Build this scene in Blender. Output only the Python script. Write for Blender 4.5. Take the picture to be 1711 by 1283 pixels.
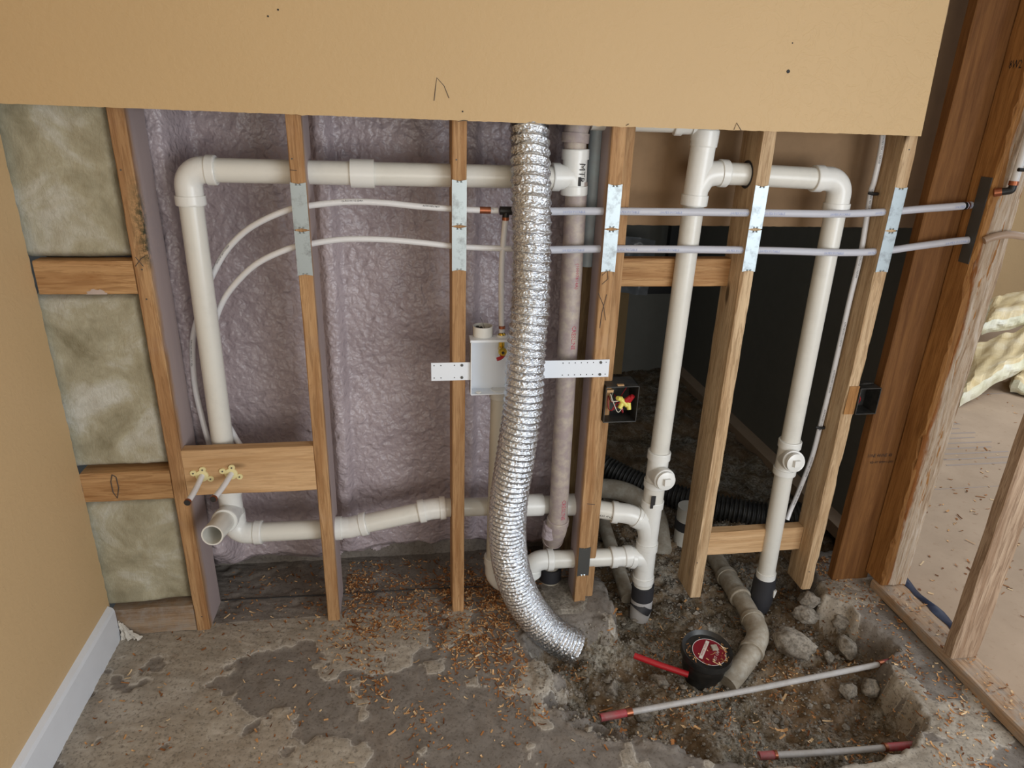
import bpy, bmesh, math, random
import numpy as np
from mathutils import Vector, Matrix, noise as mnoise
from math import pi, sin, cos, radians, sqrt
random.seed(7)
for o in list(bpy.data.objects): bpy.data.objects.remove(o)
C = bpy.context.scene.collection
scene = bpy.context.scene

# ------------------------------------------------------------ camera, world, lights, exposure
F_PX = 1139.43
CAM = Vector((-0.141938, -1.802862, 1.534400)); YAW, PITCH, ROLL = 0.157257, 0.380743, 0.034225
Fw = Vector((sin(YAW)*cos(PITCH), cos(YAW)*cos(PITCH), -sin(PITCH)))
R0 = Vector((cos(YAW), -sin(YAW), 0)); U0 = R0.cross(Fw)
Rt = cos(ROLL)*R0 + sin(ROLL)*U0; Up = -sin(ROLL)*R0 + cos(ROLL)*U0
cd = bpy.data.cameras.new('camera'); cam = bpy.data.objects.new('camera', cd); C.objects.link(cam)
cd.sensor_width = 36; cd.lens = F_PX/1711*36; cd.clip_start = .02
m = Matrix((Rt, Up, -Fw)).transposed().to_4x4(); m.translation = CAM; cam.matrix_world = m
scene.camera = cam
scene.view_settings.view_transform = 'Standard'; scene.view_settings.look = 'None'
scene.view_settings.gamma = 1; scene.view_settings.use_curve_mapping = False
scene.view_settings.exposure = 0.0
w = bpy.data.worlds.new('world'); scene.world = w; w.use_nodes = True
w.node_tree.nodes['Background'].inputs[0].default_value = (.80, .88, 1.0, 1)
w.node_tree.nodes['Background'].inputs[1].default_value = 0.3
def area(name, loc, target, sx, sy, power, col):
    l = bpy.data.lights.new(name, 'AREA'); l.shape = 'RECTANGLE'; l.size = sx; l.size_y = sy; l.energy = power; l.color = col
    o = bpy.data.objects.new(name, l); C.objects.link(o); o.location = loc
    o.rotation_euler = (Vector(target)-Vector(loc)).to_track_quat('-Z', 'Y').to_euler(); return o
area('window_light', (1.9, -2.9, 1.15), (.1, 0, .75), 1.6, 1.5, 54, (.92, .96, 1.0))
area('room_light', (.2, -3.0, 1.0), (-.2, 0, .9), 1.6, 1.0, 17, (1.0, .93, .80))
area('next_room_light', (4.6, .3, 2.3), (2.6, .6, 0), 2.4, 1.8, 80, (.95, .98, 1.0))
area('bath_fill_added', (1.0, 1.4, 2.40), (1.0, 1.4, 0), .5, .5, 1.2, (.95, .98, 1.0))  # added fill that lifts the dark back room; no lamp hangs there

# ------------------------------------------------------------ helpers
def tag(o, label=None, cat=None, group=None, kind=None):
    if label: o['label'] = label
    if cat: o['category'] = cat
    if group: o['group'] = group
    if kind: o['kind'] = kind
    return o
def thing(name, label, cat, loc, group=None):
    o = bpy.data.objects.new(name, None); C.objects.link(o); o.location = loc; o.empty_display_size = .02
    return tag(o, label, cat, group)
def world_loc(o):
    v = Vector((0, 0, 0))
    while o: v = v + o.location; o = o.parent
    return v
class MB:
    def __init__(s): s.v = []; s.f = []; s.mi = []
    def add(s, vs, fs, mi=0):
        b = len(s.v); s.v += [tuple(p) for p in vs]; s.f += [tuple(i+b for i in f) for f in fs]; s.mi += [mi]*len(fs); return s
    def box(s, a, b, mi=0):
        (x0, y0, z0), (x1, y1, z1) = a, b
        return s.add([(x0,y0,z0),(x1,y0,z0),(x1,y1,z0),(x0,y1,z0),(x0,y0,z1),(x1,y0,z1),(x1,y1,z1),(x0,y1,z1)],
              [(0,3,2,1),(4,5,6,7),(0,1,5,4),(1,2,6,5),(2,3,7,6),(3,0,4,7)], mi)
    def sweep(s, pts, rad, n=20, caps=True, mi=0, fn=None):
        pts = [Vector(p) for p in pts]; N = len(pts)
        if not hasattr(rad, '__len__'): rad = [rad]*N
        T = [(pts[min(i+1, N-1)]-pts[max(i-1, 0)]) for i in range(N)]
        for i in range(N):
            if T[i].length < 1e-9: T[i] = T[i-1].copy() if i else pts[-1]-pts[0]
            T[i].normalize()
        a = Vector((0, 0, 1)) if abs(T[0].z) < .9 else Vector((0, -1, 0))
        nx = T[0].cross(a).normalized(); vs = []; fs = []
        for i in range(N):
            if i:
                q = T[i-1].rotation_difference(T[i]); nx = (q @ nx); nx = (nx - T[i]*nx.dot(T[i])).normalized()
            by = T[i].cross(nx)
            for k in range(n):
                t = 2*pi*k/n; r = rad[i] if fn is None else fn(i, k, rad[i])
                vs.append(pts[i] + nx*(cos(t)*r) + by*(sin(t)*r))
        for i in range(N-1):
            for k in range(n):
                k2 = (k+1) % n; fs.append((i*n+k, i*n+k2, (i+1)*n+k2, (i+1)*n+k))
        if caps: fs.append(tuple(range(n-1, -1, -1))); fs.append(tuple((N-1)*n+k for k in range(n)))
        return s.add(vs, fs, mi)
    def build(s, name, mat, parent=None, origin=None, smooth=False, bevel=0):
        mats = mat if isinstance(mat, (list, tuple)) else [mat]
        o0 = world_loc(parent) if parent else Vector(origin or (0, 0, 0))
        me = bpy.data.meshes.new(name); me.from_pydata([tuple(Vector(p)-o0) for p in s.v], [], s.f)
        for mt in mats: me.materials.append(mt)
        if len(mats) > 1: me.polygons.foreach_set('material_index', s.mi)
        if smooth: me.polygons.foreach_set('use_smooth', [True]*len(me.polygons))
        me.validate(); me.update()
        o = bpy.data.objects.new(name, me); C.objects.link(o)
        if parent: o.parent = parent
        else: o.location = o0
        if smooth is True and len(me.polygons) < 60000:
            bm = bmesh.new(); bm.from_mesh(me); 
            for e in bm.edges:
                if len(e.link_faces) == 2 and e.calc_face_angle(0) > radians(38): e.smooth = False
            bm.to_mesh(me); bm.free()
        if bevel:
            md = o.modifiers.new('bevel', 'BEVEL'); md.width = bevel; md.segments = 2; md.limit_method = 'ANGLE'
        return o
def spline(ctrl, n=10):
    P_ = [Vector(p) for p in ctrl]; P_ = [2*P_[0]-P_[1]] + P_ + [2*P_[-1]-P_[-2]]; out = []
    for i in range(1, len(P_)-2):
        a, b, c, d = P_[i-1:i+3]
        for k in range(n):
            t = k/n; out.append(.5*((2*b)+(c-a)*t+(2*a-5*b+4*c-d)*t*t+(3*b-a-3*c+d)*t**3))
    out.append(P_[-2]); return out
def bend(a, b, c, r, n=10):      # path a -> b -> c with the corner at b rounded by radius r
    a, b, c = Vector(a), Vector(b), Vector(c); u = (a-b).normalized(); v = (c-b).normalized()
    th = u.angle(v); d = r/math.tan(th/2); p0 = b+u*d; p1 = b+v*d; cc = b+(u+v).normalized()*(r/sin(th/2)); out = [a]
    for k in range(n+1):
        t = k/n
        ang = (p0-cc).angle(p1-cc); s_ = sin(ang); w0 = sin((1-t)*ang)/s_; w1 = sin(t*ang)/s_
        out.append(cc+(p0-cc)*w0+(p1-cc)*w1)
    out.append(c); return out
def lumber(mb, a, b, axis, jit=.0012, ch=.003, seg=26, edge_jit=None, mi=0):
    """chamfered board from corner a to corner b, subdivided along axis with slightly uneven edges"""
    ax = 'xyz'.index(axis); o1, o2 = [i for i in range(3) if i != ax]
    L = abs(b[ax]-a[ax]); seg = max(2, int(L/.05)) if seg is None else seg
    cor = [(0, 0), (1, 0), (1, 1), (0, 1)]; vs = []; fs = []
    rnd = random.Random(int(1000*(a[0]+a[1]*3+a[2]*7))+5)
    walk = [0]*4
    for s_ in range(seg+1):
        t = a[ax]+(b[ax]-a[ax])*s_/seg
        for ci, (p, q) in enumerate(cor):
            ej = (edge_jit or {}).get(ci, jit); walk[ci] = .6*walk[ci]+rnd.uniform(-ej, ej)
            c1 = b[o1] if p else a[o1]; c2 = b[o2] if q else a[o2]
            s1 = -1 if p else 1; s2 = -1 if q else 1; c = max(.0006, ch+walk[ci])
            e = [(0, c), (c, 0)] if ci % 2 == 0 else [(c, 0), (0, c)]
            for (d1, d2) in e:
                v = [0, 0, 0]; v[ax] = t; v[o1] = c1+s1*d1; v[o2] = c2+s2*d2; vs.append(v)
    n = 8
    for i in range(seg):
        for k in range(n):
            k2 = (k+1) % n; f = (i*n+k, i*n+k2, (i+1)*n+k2, (i+1)*n+k); fs.append(f if ax != 1 else f[::-1])
    e0 = tuple(range(n-1, -1, -1)); e1 = tuple(seg*n+k for k in range(n))
    fs += [e0, e1] if ax != 1 else [e0[::-1], e1[::-1]]
    return mb.add(vs, fs, mi)
def text_mesh(body, size):
    cu = bpy.data.curves.new('t', 'FONT'); cu.body = body; cu.size = size; cu.resolution_u = 1; cu.align_x = 'CENTER'; cu.align_y = 'CENTER'
    ob = bpy.data.objects.new('t', cu); C.objects.link(ob); dg = bpy.context.evaluated_depsgraph_get(); dg.update()
    me = bpy.data.meshes.new_from_object(ob.evaluated_get(dg)); vs = [v.co.copy() for v in me.vertices]; fs = [tuple(p.vertices) for p in me.polygons]
    bpy.data.objects.remove(ob); bpy.data.curves.remove(cu); bpy.data.meshes.remove(me); return vs, fs
def text_flat(body, size, centre, right, up, mat, parent, lift=.0006, name='printed_lettering', sx=1):
    vs, fs = text_mesh(body, size); r = Vector(right).normalized(); u = Vector(up).normalized(); nn = r.cross(u); c = Vector(centre)
    return MB().add([c+r*(v.x*sx)+u*v.y+nn*lift for v in vs], fs).build(name, mat, parent)
def text_pipe(body, size, path, s0, rad, face, mat, parent, flip=1, name='printed_lettering', sx=1):
    """lettering wrapped on a tube: runs along the path from arc length s0, on the side towards face"""
    pts = [Vector(p) for p in path]; acc = [0]
    for i in range(1, len(pts)): acc.append(acc[-1]+(pts[i]-pts[i-1]).length)
    vs, fs = text_mesh(body, size); out = []
    for v in vs:
        s_ = min(max(s0+flip*v.x*sx, 0), acc[-1]-1e-5); i = 0
        while acc[i+1] < s_: i += 1
        T = (pts[i+1]-pts[i]).normalized(); p = pts[i]+T*(s_-acc[i]); f = Vector(face)-T*Vector(face).dot(T); f.normalize()
        side = (f.cross(T))*flip; a = v.y/rad; out.append(p+(f*cos(a)+side*sin(a))*(rad+.0005))
    return MB().add(out, fs).build(name, mat, parent)
def vnoise(x, y, seed=0):
    xi = np.floor(x).astype(int); yi = np.floor(y).astype(int); xf = x-xi; yf = y-yi
    def h(a, b):
        n = (a*374761393+b*668265263+seed*974634777) & 0x7fffffff; n = ((n ^ (n >> 13))*1274126177) & 0x7fffffff
        return ((n ^ (n >> 16)) & 0xffff)/65535.
    u = xf*xf*(3-2*xf); v = yf*yf*(3-2*yf)
    return (h(xi, yi)*(1-u)+h(xi+1, yi)*u)*(1-v)+(h(xi, yi+1)*(1-u)+h(xi+1, yi+1)*u)*v
def fbm(x, y, sc, seed=0, o=4):
    x = np.asarray(x, float); y = np.asarray(y, float); r = 0; a = .5; t = 0
    for k in range(o): r = r+a*vnoise(x*sc, y*sc, seed+k); t += a; a *= .5; sc *= 2.03
    return r/t-.5
def grid_mesh(mb, X, Y, Z, mi=0, keep=None, flip=False):
    ny, nx = X.shape; vs = np.stack([X, Y, Z], -1).reshape(-1, 3).tolist(); fs = []
    for j in range(ny-1):
        for i in range(nx-1):
            if keep is None or keep[j, i]:
                f = (j*nx+i, j*nx+i+1, (j+1)*nx+i+1, (j+1)*nx+i); fs.append(f[::-1] if flip else f)
    return mb.add(vs, fs, mi)

# ------------------------------------------------------------ materials
def srgb(r, g, b): return tuple(((c/255)/12.92 if c/255 <= .04045 else ((c/255+.055)/1.055)**2.4) for c in (r, g, b)) + (1,)
class NT:
    def __init__(s, name, rough=.6, metal=0, spec=.5):
        s.m = bpy.data.materials.new(name); s.m.use_nodes = True; s.t = s.m.node_tree; s.b = s.t.nodes['Principled BSDF']
        s.b.inputs['Roughness'].default_value = rough; s.b.inputs['Metallic'].default_value = metal; s.b.inputs['Specular IOR Level'].default_value = spec
        s.tc = s.t.nodes.new('ShaderNodeTexCoord'); s.out = s.tc.outputs['Object']
    def n(s, typ, **k):
        nd = s.t.nodes.new(typ)
        for a, v in k.items():
            if a.startswith('i_'): nd.inputs[a[2:].replace('_', ' ')].default_value = v
            else: setattr(nd, a, v)
        return nd
    def l(s, a, b): s.t.links.new(a, b)
    def mapping(s, scale=(1, 1, 1), seed=True, src=None):
        mp = s.n('ShaderNodeMapping'); mp.inputs['Scale'].default_value = scale; s.l(src or s.out, mp.inputs['Vector'])
        if seed:
            oi = s.n('ShaderNodeObjectInfo'); mu = s.n('ShaderNodeMath', operation='MULTIPLY'); mu.inputs[1].default_value = 37; s.l(oi.outputs['Random'], mu.inputs[0])
            ad = s.n('ShaderNodeVectorMath', operation='ADD'); s.l(mp.outputs[0], ad.inputs[0]); s.l(mu.outputs[0], ad.inputs[1]); return ad.outputs[0]
        return mp.outputs[0]
    def noise(s, scale, detail=4, rough=.55, vec=None, dist=0):
        nd = s.n('ShaderNodeTexNoise', i_Scale=scale, i_Detail=detail, i_Roughness=rough, i_Distortion=dist); s.l(vec or s.out, nd.inputs['Vector']); return nd.outputs['Fac']
    def voro(s, scale, feature='F1', vec=None):
        nd = s.n('ShaderNodeTexVoronoi', i_Scale=scale, feature=feature); s.l(vec or s.out, nd.inputs['Vector']); return nd.outputs['Distance']
    def ramp(s, fac, stops):
        r = s.n('ShaderNodeValToRGB'); e = r.color_ramp.elements
        while len(e) < len(stops): e.new(.5)
        for k, (p, c) in enumerate(stops): e[k].position = p; e[k].color = c if hasattr(c, '__len__') else (c, c, c, 1)
        s.l(fac, r.inputs[0]); return r.outputs[0]
    def mix(s, fac, a, b, mode='MIX'):
        mx = s.n('ShaderNodeMix', data_type='RGBA', blend_type=mode)
        for sock, v in ((mx.inputs[0], fac), (mx.inputs[6], a), (mx.inputs[7], b)):
            if hasattr(v, 'is_linked'): s.l(v, sock)
            else: sock.default_value = v
        return mx.outputs[2]
    def color(s, c):
        if hasattr(c, 'is_linked'): s.l(c, s.b.inputs['Base Color'])
        else: s.b.inputs['Base Color'].default_value = c
        return s
    def bump(s, h, strength=.5, dist=.002):
        b = s.n('ShaderNodeBump'); b.inputs['Strength'].default_value = strength; b.inputs['Distance'].default_value = dist
        s.l(h, b.inputs['Height']); s.l(b.outputs[0], s.b.inputs['Normal']); return s
def plain(name, c, rough=.5, metal=0, dirt=0, spec=.5, bump=0, bsc=200):
    t = NT(name, rough, metal, spec)
    if dirt:
        d = t.ramp(t.noise(14, 5, .65, t.mapping()), [(.45, 0.0), (.8, 1.0)]); t.color(t.mix(d, c, tuple(x*(1-dirt) for x in c[:3])+(1,)))
    else: t.color(c)
    if bump: t.bump(t.noise(bsc, 3), bump, .001)
    return t.m
def wood(name, base, dark, axis='z', overspray=0, rough=.7, dusty=0, knots=True, contrast=1.0, stain=None):
    t = NT(name, rough, 0, .25); k = 'xyz'.index(axis)
    sc = [1, 1, 1]; sc[k] = .06; v = t.mapping(tuple(sc)); sc2 = [1, 1, 1]; sc2[k] = .15
    g = t.noise(34, 6, .62, v, .9); fine = t.noise(210, 3, .65, v)
    ln = t.noise(95, 4, .7, v, 1.6)
    c = t.ramp(g, [(.34, dark), (.60, base)]); c = t.mix(t.ramp(ln, [(.40, .55*min(contrast, 1.4)), (.52, 0.0)]), c, tuple(x*.72 for x in dark[:3])+(1,))
    c = t.mix(t.ramp(fine, [(.55, 0.0), (.75, .35)]), c, tuple(min(1, x*1.25) for x in base[:3])+(1,))
    if knots:
        kv = t.mapping(tuple(.35 if i == k else 1 for i in range(3))); kd = t.voro(7, vec=kv)
        kn = t.ramp(kd, [(.05, 1.0), (.10, 0.0)]); c = t.mix(kn, c, tuple(x*.30 for x in dark[:3])+(1,))
    big = t.noise(3, 3, .5, t.mapping()); c = t.mix(t.ramp(big, [(.4, 0.0), (.75, .35)]), c, tuple(x*.6 for x in dark[:3])+(1,))
    if dusty:
        dn = t.ramp(t.noise(25, 5, .7), [(.42, 0.0), (.62, dusty)]); c = t.mix(dn, c, srgb(150, 145, 138))
    if stain:
        sz = t.n('ShaderNodeSeparateXYZ'); t.l(t.out, sz.inputs[0]); zr = t.n('ShaderNodeMapRange', i_From_Min=stain[0], i_From_Max=stain[1]); t.l(sz.outputs['Z'], zr.inputs[0])
        band = t.ramp(zr.outputs[0], [(0.0, 0.0), (.15, 1.0), (.6, 1.0), (1.0, 0.0)]); xr = t.n('ShaderNodeMapRange', i_From_Min=-.012, i_From_Max=.019); t.l(sz.outputs['X'], xr.inputs[0])
        mm = t.n('ShaderNodeMath', operation='MULTIPLY'); t.l(band, mm.inputs[0]); t.l(xr.outputs[0], mm.inputs[1]); m2 = t.n('ShaderNodeMath', operation='MULTIPLY'); t.l(mm.outputs[0], m2.inputs[0]); t.l(t.ramp(t.noise(70, 6, .75), [(.40, 0.0), (.55, 1.0)]), m2.inputs[1])
        c = t.mix(m2.outputs[0], c, srgb(62, 62, 44))
    if overspray:
        sx = t.n('ShaderNodeSeparateXYZ'); t.l(t.out, sx.inputs[0])
        ns = t.n('ShaderNodeMath', operation='MULTIPLY_ADD'); t.l(t.noise(9, 4), ns.inputs[0]); ns.inputs[1].default_value = .05; t.l(sx.outputs['Y'], ns.inputs[2])
        f = t.ramp(ns.outputs[0], [(.030, 0.0), (.062, overspray)]); c = t.mix(f, c, srgb(168, 154, 154))
    t.color(c); t.bump(t.mix(.5, g, ln), .35*contrast, .0015); return t.m

M = {}
M['stud'] = wood('stud_pine', srgb(188, 150, 108), srgb(156, 114, 74))
M['stud_spray'] = wood('stud_pine_foam_sprayed', srgb(188, 150, 108), srgb(156, 114, 74), overspray=.92)
M['pale_stud'] = wood('pale_stud_pine', srgb(206, 179, 144), srgb(176, 143, 106), contrast=1.3)
M['board_x'] = wood('board_pine', srgb(192, 152, 106), srgb(152, 108, 66), axis='x')
M['board_pale_x'] = wood('new_pine', srgb(214, 178, 136), srgb(188, 148, 104), axis='x', contrast=.6)
M['brown'] = wood('brown_fir', srgb(138, 96, 56), srgb(110, 72, 40), contrast=.6)
M['stud_spray1'] = wood('stained_stud_pine', srgb(184, 146, 104), srgb(150, 108, 70), overspray=.92, stain=(1.13, 1.38))
M['orange'] = wood('orange_fir', srgb(176, 128, 76), srgb(138, 94, 52))
M['plate_y'] = wood('plate_pine', srgb(188, 160, 132), srgb(150, 120, 92), axis='y', dusty=.6)
M['plate_dusty'] = wood('dusty_plate', srgb(170, 146, 120), srgb(132, 106, 82), axis='x', dusty=.5)
def raw_wood():
    t = NT('raw_torn_wood', .85, 0, .2); v = t.mapping((1, 1, .08)); g = t.noise(55, 7, .7, v, 1.2); b = t.noise(14, 5, .65, t.mapping((1, 1, .2)))
    sx = t.n('ShaderNodeSeparateXYZ'); t.l(t.out, sx.inputs[0])
    c = t.ramp(g, [(.3, srgb(138, 108, 80)), (.5, srgb(188, 168, 146)), (.75, srgb(214, 204, 192))])
    e = t.n('ShaderNodeMath', operation='MULTIPLY_ADD'); t.l(b, e.inputs[0]); e.inputs[1].default_value = -.10
    xo = t.n('ShaderNodeMath', operation='ADD'); t.l(sx.outputs['X'], xo.inputs[0]); xo.inputs[1].default_value = .075; t.l(xo.outputs[0], e.inputs[2])
    c = t.mix(t.ramp(e.outputs[0], [(0.0, 1.0), (.010, 0.0)]), c, srgb(150, 98, 56)); t.color(c); t.bump(g, 1.0, .006); return t.m
M['raw'] = raw_wood()
def paint(name, c, texture=.4):
    t = NT(name, .55, 0, .35); n1 = t.noise(70, 3, .5); n2 = t.ramp(t.noise(22, 3, .55, None, 1.5), [(.50, 0.0), (.56, 1.0), (.66, 0.4)])
    sp = t.ramp(t.noise(2.2, 4, .5), [(.3, 0.0), (.75, .16)]); t.color(t.mix(sp, c, tuple(x*.78 for x in c[:3])+(1,)))
    sx = t.n('ShaderNodeSeparateXYZ'); t.l(t.out, sx.inputs[0]); xr = t.n('ShaderNodeMapRange', i_From_Min=.55, i_From_Max=1.0, i_To_Min=texture, i_To_Max=.8); t.l(sx.outputs['X'], xr.inputs[0])
    t.bump(t.mix(xr.outputs[0], n1, n2), .30, .0030); return t.m
M['peach'] = paint('peach_wall_paint', srgb(200, 170, 126), .12)
M['peach2'] = paint('peach_wall_paint_side', srgb(198, 168, 126), .2)
M['white_trim'] = plain('white_trim_paint', srgb(215, 218, 224), .35, dirt=.06)
M['gypsum'] = plain('cut_gypsum', srgb(205, 198, 188), .9, dirt=.25, bump=.6, bsc=300)
M['kraft'] = plain('drywall_back_paper', srgb(140, 112, 82), .85, dirt=.18)
M['dark_wall'] = plain('grey_green_bath_wall', srgb(120, 120, 114), .8, dirt=.1)
M['ceiling'] = plain('white_ceiling', srgb(222, 220, 214), .9)
def foam():
    t = NT('purple_spray_foam', .36, 0, .55); a = t.noise(52, 1, .35, None, .35); b = t.noise(120, 1, .35, None, .3); big = t.noise(4, 3)
    c = t.mix(t.ramp(big, [(.35, 0.0), (.7, 1.0)]), srgb(180, 167, 171), srgb(160, 147, 152)); t.color(t.mix(t.ramp(a, [(.3, .18), (.5, 0.0)]), c, srgb(138, 125, 131)))
    t.bump(t.mix(.2, a, b), .9, .012); return t.m
M['foam'] = foam()
def batt(name, c1, c2, c3):
    t = NT(name, .95, 0, .1); v = t.mapping((1, 1, 1)); a = t.noise(6, 6, .6, v, .6); b = t.noise(110, 4, .7, t.mapping((1, 1, .4)), 1.2)
    c = t.ramp(a, [(.30, c2), (.52, c1), (.68, c3)]); t.color(t.mix(t.ramp(b, [(.35, .3), (.65, 0.0)]), c, c2)); t.bump(b, .5, .004); return t.m
M['batt'] = batt('glass_wool', srgb(172, 165, 142), srgb(130, 122, 98), srgb(200, 198, 188))
M['batt_face'] = batt('tan_glass_wool', srgb(228, 210, 170), srgb(206, 184, 138), srgb(238, 228, 204))
M['batt_white'] = batt('white_glass_wool', srgb(238, 236, 214), srgb(208, 204, 172), srgb(246, 246, 236))
def pvc(name, c, dirt=.0, dust=None, rough=.28):
    t = NT(name, rough, 0, .5); v = t.mapping(); s1 = t.ramp(t.noise(11, 6, .7, v), [(.50, 0.0), (.78, 1.0)])
    col = t.mix(s1, c, tuple(x*(1-dirt) for x in c[:3])+(1,))
    if dust: col = t.mix(t.ramp(t.noise(30, 5, .65, v), [(.30, 0.0), (.58, dust[1])]), col, dust[0])
    t.color(col); t.bump(t.noise(60, 2, .5, v), .04, .001); return t.m
M['pvc'] = pvc('white_pvc', srgb(220, 218, 210), .12)
M['pvc_fit'] = pvc('white_pvc_fitting', srgb(228, 228, 224), .08)
M['pvc_grey'] = pvc('dusty_grey_pvc', srgb(178, 172, 160), .3, (srgb(142, 130, 112), .8), .7)
M['pvc_spray'] = pvc('foam_speckled_pvc', srgb(190, 178, 162), .2, (srgb(150, 134, 138), .75), .5)
M['blue_pipe'] = pvc('pale_blue_sleeve', srgb(158, 174, 180), .25, (srgb(150, 145, 150), .4), .5)
M['pex'] = plain('white_plastic_tube', srgb(222, 222, 224), .3, dirt=.04)
def clear_pex():
    t = NT('clear_plastic_tube', .3, 0, .5); t.color(srgb(206, 208, 218))
    t.b.inputs['Alpha'].default_value = .84; t.b.inputs['IOR'].default_value = 1.3; return t.m
M['clear'] = clear_pex()
M['tan_pex'] = plain('tan_plastic_tube', srgb(168, 144, 124), .4)
M['ink_blue'] = plain('pale_blue_ink', srgb(150, 162, 200), .6)
M['ink_black'] = plain('black_ink', srgb(40, 38, 38), .7)
M['ink_red'] = plain('red_ink', srgb(176, 60, 84), .6)
M['pencil'] = plain('pencil_line', srgb(74, 66, 62), .6)
def galv():
    t = NT('galvanised_steel', .42, .75, .5); v = t.voro(60, vec=t.mapping()); t.color(t.mix(t.ramp(t.noise(30, 5, .7, t.mapping()), [(.5, 0.0), (.7, .7)]), srgb(166, 176, 180), srgb(110, 112, 112)))
    t.bump(v, .08, .0008); return t.m
M['galv'] = galv()
M['galv_dark'] = plain('dull_grey_steel', srgb(92, 92, 90), .55, .6)
def foil():
    t = NT('aluminium_foil', .20, 1.0, .5); t.color(srgb(222, 227, 234)); a = t.voro(130, vec=t.mapping((1, 1, 1.0), seed=False)); b = t.noise(210, 4, .65)
    t.bump(t.mix(.5, a, b), .85, .005); return t.m
M['foil'] = foil()
M['foil_shaded'] = plain('shaded_foil_copy', srgb(120, 120, 120), .5, .6)  # darker copy of the foil, with the duct's inner shade in its colour
M['steel_box'] = plain('white_plastic_box', srgb(232, 238, 246), .3)
M['brass'] = plain('brass', srgb(206, 170, 70), .25, 1)
M['copper'] = plain('copper', srgb(168, 104, 76), .4, .9, dirt=.4)
M['black'] = plain('black_plastic', srgb(24, 24, 26), .4, dirt=.2)
M['black_dusty'] = pvc('dusty_black_plastic', srgb(26, 27, 30), .2, (srgb(92, 90, 84), .38), .45)
M['rubber'] = plain('black_rubber', srgb(46, 46, 50), .55, dirt=.2)
M['red'] = plain('red_plastic', srgb(168, 30, 38), .4)
M['red_dull'] = pvc('dusty_red_sleeve', srgb(172, 46, 60), .4, (srgb(140, 112, 108), .6), .55)
M['yellow'] = plain('yellow_plastic', srgb(224, 212, 104), .4)
M['white_wire'] = plain('white_wire', srgb(210, 205, 190), .5)
M['cream'] = plain('cream_plastic', srgb(226, 214, 160), .4)
def concrete():
    t = NT('rough_concrete', .85, 0, .25); big = t.noise(5, 6, .6, None, .6); mid = t.noise(16, 6, .65, None, .8); fine = t.noise(120, 5, .7); pp = t.voro(60)
    at = t.n('ShaderNodeAttribute', attribute_name='patch'); f = at.outputs['Fac']
    base = t.ramp(mid, [(.3, srgb(108, 101, 94)), (.55, srgb(128, 121, 114)), (.75, srgb(144, 137, 129))])
    mort = t.ramp(mid, [(.3, srgb(144, 135, 122)), (.6, srgb(170, 161, 148)), (.8, srgb(196, 189, 178))])
    c = t.mix(f, base, mort); c = t.mix(t.ramp(f, [(.25, 0.0), (.5, .55), (.75, 0.0)]), c, srgb(206, 200, 190)); br = t.ramp(big, [(.52, 0.0), (.74, .35)]); c = t.mix(br, c, srgb(140, 122, 104))
    dk = t.ramp(fine, [(.36, .6), (.48, 0.0)]); c = t.mix(dk, c, srgb(84, 76, 68)); t.color(c)
    t.bump(t.mix(.5, fine, mid), .55, .004); return t.m
M['concrete'] = concrete()
def soil():
    t = NT('damp_soil', .95, 0, .2); a = t.noise(14, 7, .7, None, .8); b = t.noise(90, 6, .75); 
    c = t.ramp(a, [(.32, srgb(90, 78, 62)), (.44, srgb(122, 108, 88)), (.54, srgb(150, 144, 132)), (.66, srgb(186, 182, 172))])
    c = t.mix(t.ramp(b, [(.40, .75), (.54, 0.0)]), c, srgb(58, 50, 38))
    c = t.mix(t.ramp(t.noise(4, 3), [(.44, 0.0), (.60, .65)]), c, srgb(126, 100, 72)); t.color(c); t.bump(t.mix(.6, a, b), .9, .008); return t.m
M['soil'] = soil()
def stone():
    t = NT('broken_concrete', .92, 0, .2); v = t.mapping(); a = t.noise(18, 6, .7, v); b = t.noise(110, 4, .7, v)
    t.color(t.mix(t.ramp(b, [(.4, .5), (.55, 0.0)]), t.ramp(a, [(.3, srgb(112, 104, 94)), (.7, srgb(166, 158, 146))]), srgb(66, 60, 52))); t.bump(t.mix(.5, a, b), .8, .006); return t.m
M['stone'] = stone()
def chips():
    t = NT('wood_shavings', .75, 0, .25); at = t.n('ShaderNodeAttribute', attribute_name='tone')
    t.color(t.ramp(at.outputs['Fac'], [(0, srgb(104, 62, 32)), (.45, srgb(170, 114, 66)), (.8, srgb(206, 162, 112)), (1, srgb(226, 200, 160))])); return t.m
M['chips'] = chips()
def subfloor():
    t = NT('paper_covered_floor', .8, 0, .25); a = t.noise(3, 5, .6); b = t.noise(40, 5, .7)
    c = t.ramp(a, [(.3, srgb(164, 143, 122)), (.7, srgb(182, 160, 138))]); c = t.mix(t.ramp(b, [(.58, 0.0), (.72, .5)]), c, srgb(150, 122, 98)); t.color(c); t.bump(b, .2, .002); return t.m
M['subfloor'] = subfloor()
M['print_grey'] = plain('grey_print', srgb(158, 144, 134), .8)
M['tarp'] = plain('blue_plastic_sheet', srgb(50, 56, 76), .3, dirt=.2)
M['sheet'] = plain('cloudy_plastic_sheet', srgb(120, 124, 128), .25, dirt=.3)
M['panel_brown'] = plain('tan_board', srgb(150, 124, 84), .7, dirt=.15)
M['scrap'] = plain('torn_paper', srgb(206, 200, 190), .9, dirt=.2)

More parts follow.
